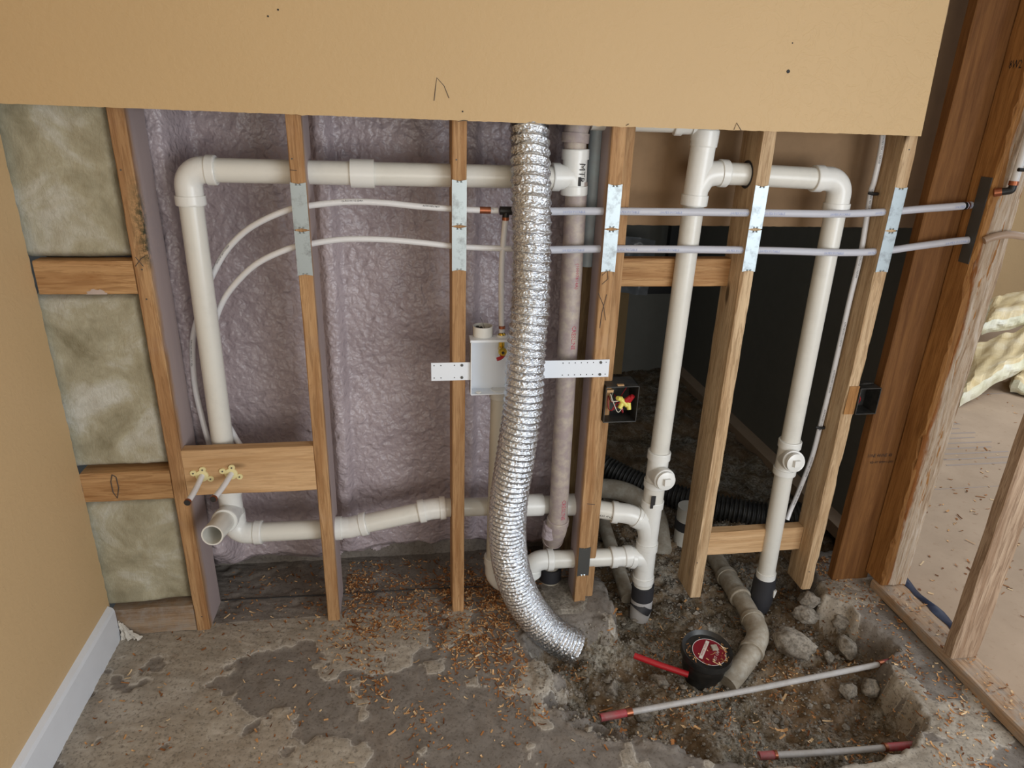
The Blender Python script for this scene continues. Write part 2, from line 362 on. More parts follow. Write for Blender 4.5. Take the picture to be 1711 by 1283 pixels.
M['dull_stud'] = wood('dull_outer_stud', srgb(158, 136, 100), srgb(128, 104, 74))
M['black_matt'] = pvc('black_cap_plastic', srgb(20, 21, 24), .2, (srgb(70, 68, 62), .25), .4)
M['plate_like'] = wood('streaky_pale_fir', srgb(190, 166, 142), srgb(150, 122, 98), contrast=1.6)
M['pvc_grey_light'] = pvc('grey_white_coupling', srgb(186, 184, 184), .1, rough=.5)
M['red_label'] = plain('dark_red_label', srgb(120, 22, 36), .35, dirt=.3)
M['tan_grey'] = pvc('pale_dusty_tube', srgb(178, 176, 176), .15, (srgb(150, 142, 132), .5), .5)
M['chip_spot'] = plain('chipped_pale_spot', srgb(186, 168, 158), .8, dirt=.15)

# ------------------------------------------------------------ setting: ground
def pt2(p): return (p[0], p[1])
HOLE = [pt2(q) for q in ((0.5020, 0.1350, 0.0000), (0.5000, -0.0120, 0.0000), (0.4770, -0.0800, 0.0000), (0.3630, -0.0850, 0.0000), (0.2460, -0.0780, 0.0000), (0.1720, -0.1250, 0.0000), (0.1970, -0.2420, 0.0000), (0.1900, -0.3550, 0.0000),
        (0.2190, -0.4480, 0.0000), (0.2730, -0.5050, 0.0000), (0.3350, -0.5480, 0.0000), (0.4290, -0.5610, 0.0000), (0.5160, -0.5930, 0.0000), (0.6120, -0.6360, 0.0000), (0.7390, -0.6760, 0.0000), (0.9120, -0.6890, 0.0000), (1.0860, -0.6820, 0.0000), (1.1940, -0.6440, 0.0000),
        (1.2610, -0.5840, 0.0000), (1.2790, -0.5020, 0.0000), (1.2760, -0.4230, 0.0000), (1.3110, -0.3640, 0.0000), (1.3800, -0.3310, 0.0000), (1.3680, -0.2610, 0.0000), (1.3410, -0.1830, 0.0000), (1.3330, -0.1130, 0.0000), (1.2800, -0.0550, 0.0000), (1.2990, 0.0320, 0.0000))] + [(1.36, .2), (1.70, .2), (1.70, 2.4), (.43, 2.4), (.43, .2)]
def hole_dist(x, y):
    """signed distance to the broken slab edge, positive inside the trench"""
    x = x+fbm(x, y, 14, 41, 3)*.035; y = y+fbm(x, y, 14, 47, 3)*.035
    d = np.full(x.shape, 1e9); ins = np.zeros(x.shape, bool); n = len(HOLE)
    for i in range(n):
        (x0, y0), (x1, y1) = HOLE[i], HOLE[(i+1) % n]; dx, dy = x1-x0, y1-y0
        t = np.clip(((x-x0)*dx+(y-y0)*dy)/(dx*dx+dy*dy), 0, 1); d = np.minimum(d, np.hypot(x-x0-t*dx, y-y0-t*dy))
        if y0 != y1: ins ^= ((y0 > y) != (y1 > y)) & (x < (x1-x0)*(y-y0)/(y1-y0)+x0)
    return np.where(ins, d, -d)
def patchmask(x, y):
    a = fbm(x, y, 5, 3, 5)+.25*fbm(x, y, 22, 8, 3); return np.clip((a+.005)/.03, 0, 1)
def ground(x, y):
    x = np.asarray(x, float); y = np.asarray(y, float); d = hole_dist(x, y)
    dep = np.where(y < .2, .125, np.clip(.125-(y-.2)*.15, .035, .125))
    wd = .045+.13*np.clip((.60-x)/.2, 0, 1)*np.clip((-.20-y)/.08, 0, 1); s_ = np.clip(d/wd+fbm(x, y, 16, 91, 3)*.6*np.clip(d/.02, 0, 1)*(wd > .07)+fbm(x, y, 38, 93, 3)*.45*(y < .2), 0, 1)*(d > 0); s_ = s_*s_*(3-2*s_)
    hs = patchmask(x, y)*.0045+fbm(x, y, 30, 5, 3)*.004-.002
    hs += patchmask(x, y)*.0012*np.sin((x*.25+y)*260+fbm(x, y, 6, 9)*9)
    hs -= .006*np.clip(1-np.abs(d+.006)/.02, 0, 1)*(d < 0)
    hb = -dep+fbm(x, y, 5, 11, 4)*.07+fbm(x, y, 26, 17, 4)*.05+fbm(x, y, 80, 23, 2)*.016+.060*np.exp(-(((x-.47)/.07)**2+((y+.10)/.055)**2))+.035*np.exp(-(((x-.66)/.09)**2+((y+.52)/.07)**2))
    return hs*(1-s_)+np.minimum(hb, -.012)*s_, d
xs = np.arange(-1.10, 1.66, .0085)
ys = np.concatenate([np.linspace(-3.4, -1.0, 14)[:-1], np.arange(-1.0, .62, .0085), np.linspace(.63, 2.3, 40)])
GX, GY = np.meshgrid(xs, ys); GZ, GD = ground(GX, GY)
fd = (GD[:-1, :-1]+GD[1:, 1:])/2; cx_ = GX[:-1, :-1]; cy_ = GY[:-1, :-1]
vis = ~((cx_ < .40) & (cy_ > .36)) & ~((cx_ > 1.56) & (cy_ < .15)) & ~((cx_ > 1.56) & (cy_ < .0))
SOILW = .032+.07*np.clip((.58-cx_)/.2, 0, 1)*np.clip((-.20-cy_)/.08, 0, 1)
slab = MB(); grid_mesh(slab, GX, GY, GZ, 0, vis & (fd <= SOILW))
fl = slab.build('floor', M['concrete'], smooth='yes'); tag(fl, kind='structure')
at = fl.data.attributes.new('patch', 'FLOAT', 'POINT')
pm = np.clip(patchmask(GX, GY), 0, 1)*(GY < .02)*(1-np.clip(fbm(GX, GY, 2.2, 33, 3)*6-.6, 0, 1)); 
if len(fl.data.vertices) == pm.size: at.data.foreach_set('value', pm.ravel().astype('f'))
sb = MB(); grid_mesh(sb, GX, GY, GZ, 0, vis & (fd > SOILW))
so = sb.build('soil_bed', M['soil'], smooth='yes')
tag(so, 'dark damp soil and rubble at the bottom of the trench broken through the slab', 'soil', kind='stuff')
tag(MB().box((1.56, -3.4, -.05), (9.5, 4.0, .002)).build('floor', M['subfloor'], (None)), kind='structure')
# seams and printed paper on the far floor
seams = MB()
seams.box((1.75, .577, .002), (6.5, .582, .003)); seams.box((2.6, 1.62, .002), (6.5, 1.626, .003))
tag(seams.build('trim_1', M['print_grey']), kind='structure')

# ------------------------------------------------------------ setting: walls
def ragged_panel(name, mats, x0, x1, z0, z1, yf, yb, seed=3, right_lean=0):
    """drywall sheet facing -y with a saw-cut lower edge"""
    mb = MB(); rnd = random.Random(seed); n = int((x1-x0)/.012); vs = []
    for i in range(n+1):
        t = i/n; x = x0+(x1-x0)*t; j = rnd.uniform(-.0006, .0006)-(.002 if rnd.random() < .02 else 0); xl = x+right_lean*t
        vs += [(xl, yf, z1), (x, yf, z0(x)+j), (x, yb, z0(x)+j*.4+.001), (xl, yb, z1)]
    f0 = []; f1 = []
    for i in range(n):
        a = i*4; b = a+4; f0.append((a, a+1, b+1, b)); f1 += [(a+1, a+2, b+2, b+1), (a+2, a+3, b+3, b+2)]
    mb.add(vs, f0, 0); base = 0
    mb.f += f1+[(0, 3, 2, 1), (n*4, n*4+1, n*4+2, n*4+3)]; mb.mi += [1]*(len(f1)+2)
    o = mb.build(name, mats, smooth=False); tag(o, kind='structure'); return o
hz = lambda x: 1.5135-.0075*min(1, max(0, (x+1.05)/1.4))
wf = ragged_panel('wall_front', [M['peach'], M['gypsum']], -1.058, 1.244, hz, 2.44, -.0127, -.0002, right_lean=-.035)
def stroke(parent, pts, r=.0008, name='pencil_mark', mat='pencil'): return MB().sweep(pts, r, 6).build(name, M[mat], parent)
stroke(wf, [(-0.0720, -0.0140, 1.5510), (-0.0680, -0.0140, 1.5820), (-0.0650, -0.0130, 1.6020), (-0.0480, -0.0130, 1.5850), (-0.0360, -0.0140, 1.5580)])
stroke(wf, [(0.7030, -0.0140, 1.5070), (0.7080, -0.0140, 1.5240), (0.7230, -0.0140, 1.5060)])
stroke(wf, [(-0.0150, -0.0140, 1.5060), (-0.0000, -0.0140, 1.5090), (0.0100, -0.0140, 1.5080)])
stroke(wf, [(0.4120, -0.0140, 1.5090), (0.4190, -0.0140, 1.5130)])
for (p, r) in (((0.8270, -0.0130, 1.6500), .0045), ((-0.4410, -0.0130, 1.7140), .002), ((-0.4180, -0.0130, 1.7280), .002), ((-0.0030, -0.0130, 1.5290), .002), ((0.8260, -0.0130, 1.7150), .0015)):
    MB().sweep([Vector(p)+Vector((0, -.001, 0)), Vector(p)+Vector((0, .001, 0))], r, 10).build('nail_hole', M['ink_black'], wf)
# left wall with its cut edge, baseboard
mb = MB(); rnd = random.Random(9); vs = []; n = 140
for i in range(n+1):
    z = .118+(2.44-.118)*i/n; j = rnd.uniform(-.0022, .0022); vs += [(-1.055, -3.4, z), (-1.055, j, z), (-1.0677, j*.5-.001, z), (-1.0677, -3.4, z)]
for i in range(n):
    a = i*4; b = a+4; mb.f += [(a, a+1, b+1, b), (a+1, a+2, b+2, b+1), (a+2, a+3, b+3, b+2)]; mb.mi += [0, 1, 1]
mb.v = vs; wl = mb.build('wall_left', [M['peach2'], M['gypsum']]); tag(wl, kind='structure')
mb = MB(); prof = [(-1.0677, 0), (-1.038, 0), (-1.038, .108), (-1.042, .118), (-1.049, .1225), (-1.056, .127), (-1.0677, .127)]
vs = [(x, y, z) for y in (-3.4, -.012) for (x, z) in prof]; k = len(prof)
mb.add(vs, [(i, (i+1) % k, (i+1) % k+k, i+k) for i in range(k)][::1]+[tuple(range(k-1, -1, -1)), tuple(range(k, 2*k))])
tag(mb.build('baseboard_left', M['white_trim']), kind='structure')
tag(MB().box((-1.2, -3.4, 2.44), (1.75, 4.0, 2.5)).build('ceiling', M['ceiling']), kind='structure')
# the torn-open rear sheet of the same wall, bathroom shell behind, room to the right
br = ragged_panel('wall_back', [M['kraft'], M['gypsum']], .482, 1.625, lambda x: 1.232, 2.44, .172, .185, 5)
tag(MB().box((1.63, .15, -.1), (1.66, 2.3, 2.44)).build('wall_right', M['dark_wall']), kind='structure')
tag(MB().box((.36, 2.26, -.1), (1.66, 2.3, 2.44)).build('wall_rear', M['dark_wall']), kind='structure')
tag(MB().box((.432, .19, -.1), (.46, 2.3, 2.44)).build('wall_inner', M['dark_wall']), kind='structure')
tag(MB().box((1.70, 3.3, 0), (9.5, 3.35, 2.44)).build('wall_far', M['peach2']), kind='structure')
tag(MB().box((-1.2, .46, -.1), (.435, .5, 2.44)).build('wall_outer', M['dark_wall']), kind='structure')
tag(MB().box((-1.2, .12, -.02), (-1.073, .46, 2.44)).build('wall_corner', M['dark_wall']), kind='structure')

# spray foam filling the outer wall behind the studs
fx = np.arange(-.99, .352, .0055); fz = np.arange(-.02, 1.75, .0055); FX, FZ = np.meshgrid(fx, fz)
studx = [-.775, -.372, .04]
FY = .262+.0*FX
for sx_ in studx: FY -= (.03 if sx_ > -.7 else .115)*np.exp(-((FX-sx_)/(.026 if sx_ > -.7 else .045))**4)*np.clip((FZ-.06)/.12, 0, 1)
FY -= .03*np.clip(fbm(FX, FZ, 2.0, 61, 3)*3, -1, 1)+fbm(FX, FZ, 9, 67, 3)*.016+fbm(FX, FZ*1.0, 45, 71, 2)*.007
r_ = np.abs(fbm(FX+fbm(FX, FZ, 8, 75)*.08, FZ*1.4+FX*.5, 5, 77, 3)); FY += .003*np.exp(-(r_/.03)**2)*(FX > -.35)
FY += .06*np.clip((.09-FZ+fbm(FX, FX*0, 12, 79)*.05)/.05, 0, 1)
fm = MB(); grid_mesh(fm, FX, FY, FZ, 0, (FZ > .045+fbm(FX, FX*0+2, 14, 83)*.05)[:-1, :-1])
fo = fm.build('wall_foam', M['foam'], smooth='yes'); tag(fo, 'bumpy purple-grey sprayed insulation filling the wall behind the left studs', kind='structure')
tag(MB().box((-.99, .33, -.02), (.36, .40, .10)).build('trim_2', M['concrete']), kind='structure')
seam = MB().sweep([(-.781, .136, .003), (-.60, .131, .004), (-.42, .128, .003), (-.2, .124, .004), (-.053, .121, .004), (.08, .118, .003)], .0022, 6).build('trim_3', M['ink_black']); tag(seam, kind='structure')

# ------------------------------------------------------------ studs
STUDS = []
def stud(x, w, depth, z0, mat, label, z1=2.43, edge=None, name='stud'):
    t = thing(name, label, 'stud', (x, 0, z0), 'studs of the opened wall')
    mb = MB(); lumber(mb, (x-w/2, 0, z0), (x+w/2, depth, z1), 'z', seg=70, edge_jit=edge, ch=.0022)
    mb.build('timber', M[mat], t); return t
def nail_plate(parent, x0, x1, z0, z1, y=-.0015, mat='galv', name='nail_plate'):
    """thin steel guard plate with notched prong ends"""
    mb = MB(); n = 8; th = .0012; vs = []; top = []; bot = []
    for i in range(n+1):
        x = x0+(x1-x0)*i/n; d = .004*abs(1-2*abs(i/n-.5))
        top.append((x, z1-d)); bot.append((x, z0+d))
    for (x, z) in top+bot: vs.append((x, y, z))
    for (x, z) in top+bot: vs.append((x, y+th, z))
    m_ = n+1; fs = []
    for i in range(n):
        fs += [(i, m_+i, m_+i+1, i+1), (2*m_+i, 2*m_+i+1, 3*m_+i+1, 3*m_+i), (i, i+1, 2*m_+i+1, 2*m_+i), (m_+i, 3*m_+i, 3*m_+i+1, m_+i+1)]
    fs += [(0, 2*m_, 3*m_, m_), (n, m_+n, 3*m_+n, 2*m_+n)]
    mb.add(vs, fs)
    pl = mb.build(name, M[mat], parent)
    for zc, s_ in ((z1, -1), (z0, 1)):
        for xx in (x0+(x1-x0)*.38, x0+(x1-x0)*.62):
            MB().add([(xx-.003, y-.0005, zc+s_*.007), (xx+.003, y-.0005, zc+s_*.007), (xx, y-.0035, zc+s_*.0015), (xx, y+.004, zc+s_*.002)], [(0, 1, 2), (1, 0, 3), (0, 2, 3), (2, 1, 3)]).build('prong', M['galv'], pl)
    return pl
S1 = stud(-.802, .038, .133, 0, 'stud_spray1', 'leftmost full-height stud, beside the glass wool bays, purple overspray on its side', edge={0: .0012, 1: .0012})
S2 = stud(-.4070, .036, .14, 0, 'stud_spray', 'second stud from the left, carrying steel plates over the arched white tubes')
S3 = stud(-.0095, .037, .12, 0, 'stud', 'narrow stud just left of the white valve box')
S4 = stud(.4005, .038, .10, -.01, 'stud_spray', 'stud right of the foil duct, standing on the broken concrete block, pencilled X on it')
S5 = stud(.8130, .038, .12, -.012, 'pale_stud', 'pale stud with wavy edges between the two tall white drain stacks', edge={0: .004, 1: .0025})
S6 = stud(1.2295, .038, .10, -.012, 'pale_stud', 'pale stud with wany edges right of the rightmost drain stack', edge={0: .003, 1: .004})
for s_, x0, x1, zz in ((S2, -.4265, -.3885, (1.354, 1.2375, 1.121)), (S3, -.0285, .0095, (1.368, 1.2505, 1.133)), (S4, .3815, .4205, (1.364, 1.247, 1.130)), (S5, .794, .833, (1.368, 1.2495, 1.131)), (S6, 1.2105, 1.2495, (1.370, 1.2495, 1.129))):
    nail_plate(s_, x0, x1, zz[1]+.001, zz[0]); nail_plate(s_, x0, x1, zz[2], zz[1]-.001)
nail_plate(S4, .3835, .4225, .112, .224, mat='galv_dark')
# pencil marks on studs
stroke(S4, [(0.3790, -0.0010, 1.0700), (0.3960, -0.0010, 1.0360), (0.4060, -0.0010, 0.9920)]); stroke(S4, [(0.4030, -0.0010, 1.0670), (0.3940, -0.0010, 1.0180), (0.3910, -0.0010, 0.9690)])
stroke(S4, [(0.3850, -0.0010, 1.1210), (0.3990, -0.0010, 1.1340), (0.4030, -0.0010, 1.1110), (0.3870, -0.0010, 1.0960)])
stroke(S1, [(-0.8160, -0.0010, 1.1450), (-0.7990, -0.0010, 1.1650), (-0.7880, -0.0010, 1.1710)]); stroke(S1, [(-0.8120, -0.0010, 1.1680), (-0.7970, -0.0010, 1.1450)])
stroke(S2, [(-0.4240, -0.0010, 1.3830), (-0.4080, -0.0010, 1.3820)]); stroke(S4, [(0.3970, -0.0010, 0.3890), (0.4230, -0.0010, 0.3850)])
def nailhead(parent, p, r=.003, mat='galv_dark'):
    p = Vector(p); return MB().sweep([p+Vector((0, .002, 0)), p+Vector((0, -.0012, 0))], r, 8).build('nail_head', M[mat], parent)
for (s_, p) in ((S1, (-0.8110, 0.0000, 1.3750)), (S1, (-0.8020, 0.0000, 1.1370)), (S1, (-0.8030, 0.0000, 1.0610)), (S3, (-0.0170, 0.0000, 1.4160)), (S2, (-0.4170, 0.0000, 1.4090)), (S5, (0.8000, 0.0000, 0.1340)), (S6, (1.2270, 0.0000, 1.4700)), (S6, (1.2240, -0.0000, 0.0640)), (S1, (-0.8010, 0.0000, 0.0540))): nailhead(s_, p, .002)
# sister stud behind and right of S4 and its block
t = thing('stud', 'second stud doubled up against the one right of the foil duct', 'stud', (.445, .03, -.05)); mb = MB(); lumber(mb, (.4225, .035, -.05), (.455, .13, 2.43), 'z', seg=60); mb.build('timber', M['stud'], t)
MB().box((.4195, .020, .0), (.4225, .034, 2.43)).build('black_gap_strip', M['black'], t)  # black strip filling the gap between the doubled studs
MB().box((.474, .135, 1.232), (.482, .172, 2.43)).build('paper_edge', M['gypsum'], t)
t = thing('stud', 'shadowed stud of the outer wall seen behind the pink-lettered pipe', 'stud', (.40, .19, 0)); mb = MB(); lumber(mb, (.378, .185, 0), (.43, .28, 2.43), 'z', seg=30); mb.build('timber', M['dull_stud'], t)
def block(name, label, a, b, mat, **k):
    t = thing(name, label, 'board', ((a[0]+b[0])/2, a[1], a[2])); mb = MB(); lumber(mb, a, b, 'x', seg=12, **k); mb.build('timber', M[mat], t); return t
B1 = block('blocking_board', 'upper crosspiece between the glass wool panels with a pale chipped spot', (-1.05, 0, 1.074), (-.822, .05, 1.158), 'board_x')
B2 = block('blocking_board', 'crosspiece with a pencilled oval, below the middle glass wool panel', (-1.055, 0, .476), (-.822, .06, .566), 'board_x')
B3 = block('bottom_plate', 'piece of bottom plate on the floor under the glass wool', (-1.054, 0, .002), (-.8225, .10, .098), 'plate_dusty')
stroke(B2, [(-0.9710, -0.0010, 0.5620), (-0.9780, -0.0010, 0.5400), (-0.9780, -0.0010, 0.5070), (-0.9700, -0.0010, 0.4870), (-0.9610, -0.0010, 0.5200), (-0.9620, -0.0010, 0.5540), (-0.9710, -0.0010, 0.5620)], .0014)
cpt = Vector((-0.9180, 0.0000, 1.0740)); MB().add([cpt+Vector((cos(pi*k/14)*(.024+.003*sin(k*2.3)), -.0008, sin(pi*k/14)*(.013+.002*sin(k*1.7)))) for k in range(15)], [tuple(range(14, -1, -1))]).build('chipped_spot', M['chip_spot'], B1)
B4 = block('nailing_board', 'new pine board holding the two short supply stubs between left studs', (-.7825, 0, .482), (-.4255, .038, .626), 'board_pale_x')
B5 = block('blocking_board', 'brown crosspiece behind the left drain stack, just under the clear tubes', (.461, .075, 1.070), (.7935, .113, 1.152), 'board_x')
B6 = block('blocking_board', 'low crosspiece behind the foot of the right drain stack', (.8325, .06, .115), (1.2095, .098, .208), 'board_pale_x')

# glass wool bays
def wool(label, z0, z1, seed):
    x = np.arange(-1.072, -.8205, .006); z = np.arange(z0, z1+.001, .006); X, Z = np.meshgrid(x, z); hgt = .055+fbm(X, Z, 6, seed, 4)*.07+fbm(X, Z, 40, seed+4, 3)*.012
    e = np.minimum((x[-1]-X)/.02, np.minimum(Z-z[0], z[-1]-Z)/.02); Y = .045-hgt*.5+.03*np.clip(1-e, 0, 1)**2
    mb = MB(); grid_mesh(mb, X, Y, Z); b = np.array([[ -1.072, .13, z0], [-.8205, .13, z0], [-.8205, .13, z1], [-1.072, .13, z1]]); mb.add(b.tolist(), [(0, 3, 2, 1)])
    o = mb.build('glass_wool_batt', M['batt'], origin=(-.94, .05, z0), smooth='yes'); return tag(o, label, 'insulation', 'glass wool panels left of the studs')
wool('topmost glass wool panel left of the studs, above the upper crosspiece', 1.16, 1.75, 101)
wool('middle glass wool panel between the two left crosspieces', .568, 1.072, 121)
wool('lowest glass wool panel left of the studs, above the bottom plate', .10, .474, 141)
sc = MB(); X, Z = np.meshgrid(np.linspace(0, 1, 16), np.linspace(0, 1, 16)); YY = -.006-.03*(1-Z)*fbm(X*3, Z*0, 3, 501, 2)-.016*(1-Z)+fbm(X, Z, 9, 503, 3)*.014
grid_mesh(sc, -1.036+X*.012+(1-Z)*(X*.052)+fbm(X, Z, 8, 505, 2)*.008, YY, .003+Z*.062*(1-.4*X)+.004*X)
tag(sc.build('torn_paper_scrap', M['scrap'], origin=(-1.02, -.015, 0)), 'crumpled torn white paper at the corner end of the baseboard', 'scrap')

# ------------------------------------------------------------ corner post, right wall frame
t = thing('corner_stud', 'wide dark brown corner stud with a black stamp, right of the last pale stud', 'stud', (1.40, .02, 0)); mb = MB(); lumber(mb, (1.342, .0218, -.03), (1.478, .060, 2.43), 'z', seg=60); mb.build('timber', M['brown'], t)
text_flat('10NE 480NE 48', .019, (1.4000, 0.0220, 0.5040), (1, 0, .0), (0, 0, 1), M['ink_black'], t, sx=.72); text_flat('KD HT WWP S-DRY', .012, (1.4130, 0.0210, 0.4790), (1, 0, 0), (0, 0, 1), M['ink_black'], t, sx=.8)
t = thing('door_stud', 'orange-brown stud with torn pale front face beside the next room', 'stud', (1.50, -.07, .04))
mb = MB(); lumber(mb, (1.460, -.068, .038), (1.553, .0215, 2.43), 'z', seg=110, edge_jit={0: .007, 1: .0015}, ch=.004); mb.build('timber', M['orange'], t)
# torn pale face
fx2 = np.arange(1.4635, 1.5530, .0018); fz2 = np.concatenate([np.arange(.04, 1.9, .006)]); X, Z = np.meshgrid(fx2, fz2)
Y = -.0695-fbm(X*9, Z, 7, 201, 4)*.010-.0015*np.abs(fbm(X*14, Z, 12, 211, 3))*6+.010*np.clip((1.476+fbm(X*0, Z, 5, 221, 4)*.05-X)/.008, 0, 1)
mb = MB(); grid_mesh(mb, X, Y, Z); mb.build('torn_face', M['raw'], t, smooth='yes')
text_flat('8W2', .03, (1.4600, -0.0250, 1.6900), (0, -1, 0), (0, 0, 1), M['ink_black'], t, sx=.7, lift=.0006)
mb = MB().box((1.4575, -.056, 1.165), (1.4592, -.016, 1.405)); mb.build('nail_plate', M['galv_dark'], t)
tp = thing('bottom_plate', 'long bottom plate of the right wall running towards the viewer, strewn with shavings', 'board', (1.5, -.8, 0))
mb = MB(); lumber(mb, (1.452, -3.2, .001), (1.545, -.03, .037), 'y', seg=70, edge_jit={3: .002, 0: .002}); mb.build('timber', M['plate_y'], tp)
t = thing('door_stud', 'near right stud with streaky grain standing on the long plate', 'stud', (1.5, -.4, .038)); mb = MB(); lumber(mb, (1.452, -.412, .038), (1.540, -.374, 2.43), 'z', seg=60, edge_jit={1: .003, 0: .002}); mb.build('timber', M['plate_like'], t)
t = thing('scrap_board', 'small upright scrap of brown board behind the foot of the torn stud', 'board', (1.62, .02, 0)); mb = MB(); lumber(mb, (1.575, -.035, .003), (1.59, .055, .085), 'z', seg=4); mb.build('timber', M['orange'], t)

# ------------------------------------------------------------ plumbing helpers
def arc_len(pts):
    a = [0]
    for i in range(1, len(pts)): a.append(a[-1]+(Vector(pts[i])-Vector(pts[i-1])).length)
    return a
def resample(pts, step):
    pts = [Vector(p) for p in pts]; a = arc_len(pts); n = max(2, int(a[-1]/step)); out = []; i = 0
    for k in range(n+1):
        s_ = a[-1]*k/n
        while i < len(a)-2 and a[i+1] < s_: i += 1
        t = (s_-a[i])/max(1e-9, a[i+1]-a[i]); out.append(pts[i].lerp(pts[i+1], min(1, t)))
    return out
R = .030
def fit_mb(mb, path, r=R, hub=.024, ends=(1, 1), body=.0035, collar=.0072):
    pts = resample(path, .0022); a = arc_len(pts); L = a[-1]; P2 = []; Rr = []
    def rad(s_):
        if (ends[0] and s_ < hub) or (ends[1] and s_ > L-hub): 
            e = min(s_, L-s_); return r+collar-(.0015 if e < .001 else 0)
        return r+body
    prev = None
    for p, s_ in zip(pts, a):
        q = rad(s_)
        if prev is not None and abs(q-prev) > .002: P2.append(p+(p-P2[-1])*.01); Rr.append(prev)
        P2.append(p); Rr.append(q); prev = q
    return mb.sweep(P2, Rr, 28)
def fitting(parent, name, path, r=R, mat='pvc_fit', branch=None, **k):
    mb = MB(); fit_mb(mb, path, r, **k)
    for bpath in (branch or []): fit_mb(mb, bpath, r, ends=(0, 1), body=.0035)
    return mb.build(name, M[mat], parent, smooth=True)
def pipe(parent, a, b, r=R, mat='pvc', name='pipe', n=28): return MB().sweep([a, b] if not isinstance(a, list) else a, r, n).build(name, M[mat], parent, smooth=True)

# vent and drain loop on the left
v = thing('vent_pipe', 'white vent pipe running level from the far left elbow then down to the open stub', 'pipe', (-.69, .08, .4))
yv = .08; zt = 1.372
fitting(v, 'elbow', bend((-.687, yv, 1.285), (-.687, yv, zt), (-.615, yv, zt), .042))
pipe(v, (-.62, yv, zt), (-.27, yv, zt-.001)); fitting(v, 'coupling', [(-.285, yv, zt-.001), (-.225, yv, zt-.001)], ends=(0, 0), body=.0065)
pipe(v, (-.24, yv, zt-.001), (.262, yv, zt-.002))
pipe(v, (-.687, yv, 1.30), (-.693, yv, .44))
tm = MB(); fit_mb(tm, [(-.693, yv, .47), (-.693, yv, .345)], hub=.03); fit_mb(tm, [(-.693, yv, .38), (-.695, .0, .392)], ends=(0, 1), hub=.022); tm.build('sanitary_tee', M['pvc_fit'], v, smooth=True)
sp = MB(); st = [Vector((-.695, .02, .389)), Vector((-.703, -.095, .409))]
sp.sweep(st, R, 30, caps=False); sp.sweep(st[::-1], R-.004, 30, caps=False)
d_ = (st[1]-st[0]).normalized(); ax_ = d_.cross(Vector((0, 0, 1))).normalized(); bx_ = ax_.cross(d_)
ring = [st[1]+(ax_*cos(2*pi*i/30)+bx_*sin(2*pi*i/30))*rr for rr in (R, R-.004) for i in range(30)]
sp.add(ring, [(i, (i+1) % 30, (i+1) % 30+30, i+30) for i in range(30)]); so_ = sp.build('open_stub', M['pvc'], v, smooth=True)
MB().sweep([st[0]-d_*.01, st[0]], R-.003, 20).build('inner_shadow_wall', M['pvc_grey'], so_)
fitting(v, 'elbow', bend((-.693, yv, .355), (-.693, .076, .300), (-.61, .074, .300), .042))

d = thing('drain_pipe', 'white drain pipe sloping along the wall from under the open stub to the left stack', 'pipe', (0, .09, .33))
pipe(d, (-.625, .074, .300), (-.375, .074, .299)); fitting(d, 'elbow', [(-.392, .074, .299), (-.345, .074, .300), (-.292, .074, .312)], hub=.02)
pipe(d, (-.31, .074, .308), (-.11, .078, .345)); fitting(d, 'elbow', [(-.13, .078, .342), (-.09, .079, .349), (-.045, .08, .351)], hub=.02)
pipe(d, (-.06, .08, .351), (.26, .098, .333)); fitting(d, 'coupling', [(.215, .097, .334), (.275, .100, .331)], ends=(0, 0), body=.0065)
pipe(d, (.26, .099, .332), (.38, .10, .325)); fitting(d, 'coupling', [(.325, .10, .327), (.385, .10, .325)], ends=(0, 0), body=.0065)
dp = pipe(d, (.38, .10, .325), (.52, .07, .306)); text_pipe('D-2665 4"x2', .012, [(.42, .092, .319), (.52, .07, .306)], .06, R, (0, -1, -.2), M['ink_black'], d)
fitting(d, 'elbow', spline([(.505, .072, .307), (.56, .064, .301), (.60, .060, .283)], 8), hub=.02)
tr = thing('trap_arm', 'lower white pipe with a P-shaped bend from under the valve box to the left stack', 'pipe', (.117, .06, .1))
pipe(tr, (.119, .05, .772), (.117, .06, .13))
fitting(tr, 'adapter', [(.119, .05, .772), (.119, .051, .742)], hub=.014, r=R, collar=.004)
ub = [Vector((.117, .06, .17))]+[Vector((.177-.060*cos(pi*k/16), .06, .115-.060*sin(pi*k/16))) for k in range(17)]
fitting(tr, 'trap_bend', ub, hub=.026)
fitting(tr, 'elbow', bend((.237, .06, .085), (.237, .06, .142), (.312, .06, .140), .042), hub=.02)
ta = pipe(tr, (.29, .06, .140), (.535, .06, .134)); fitting(tr, 'elbow', spline([(.512, .06, .134), (.555, .06, .134), (.60, .06, .125)], 6), hub=.020)

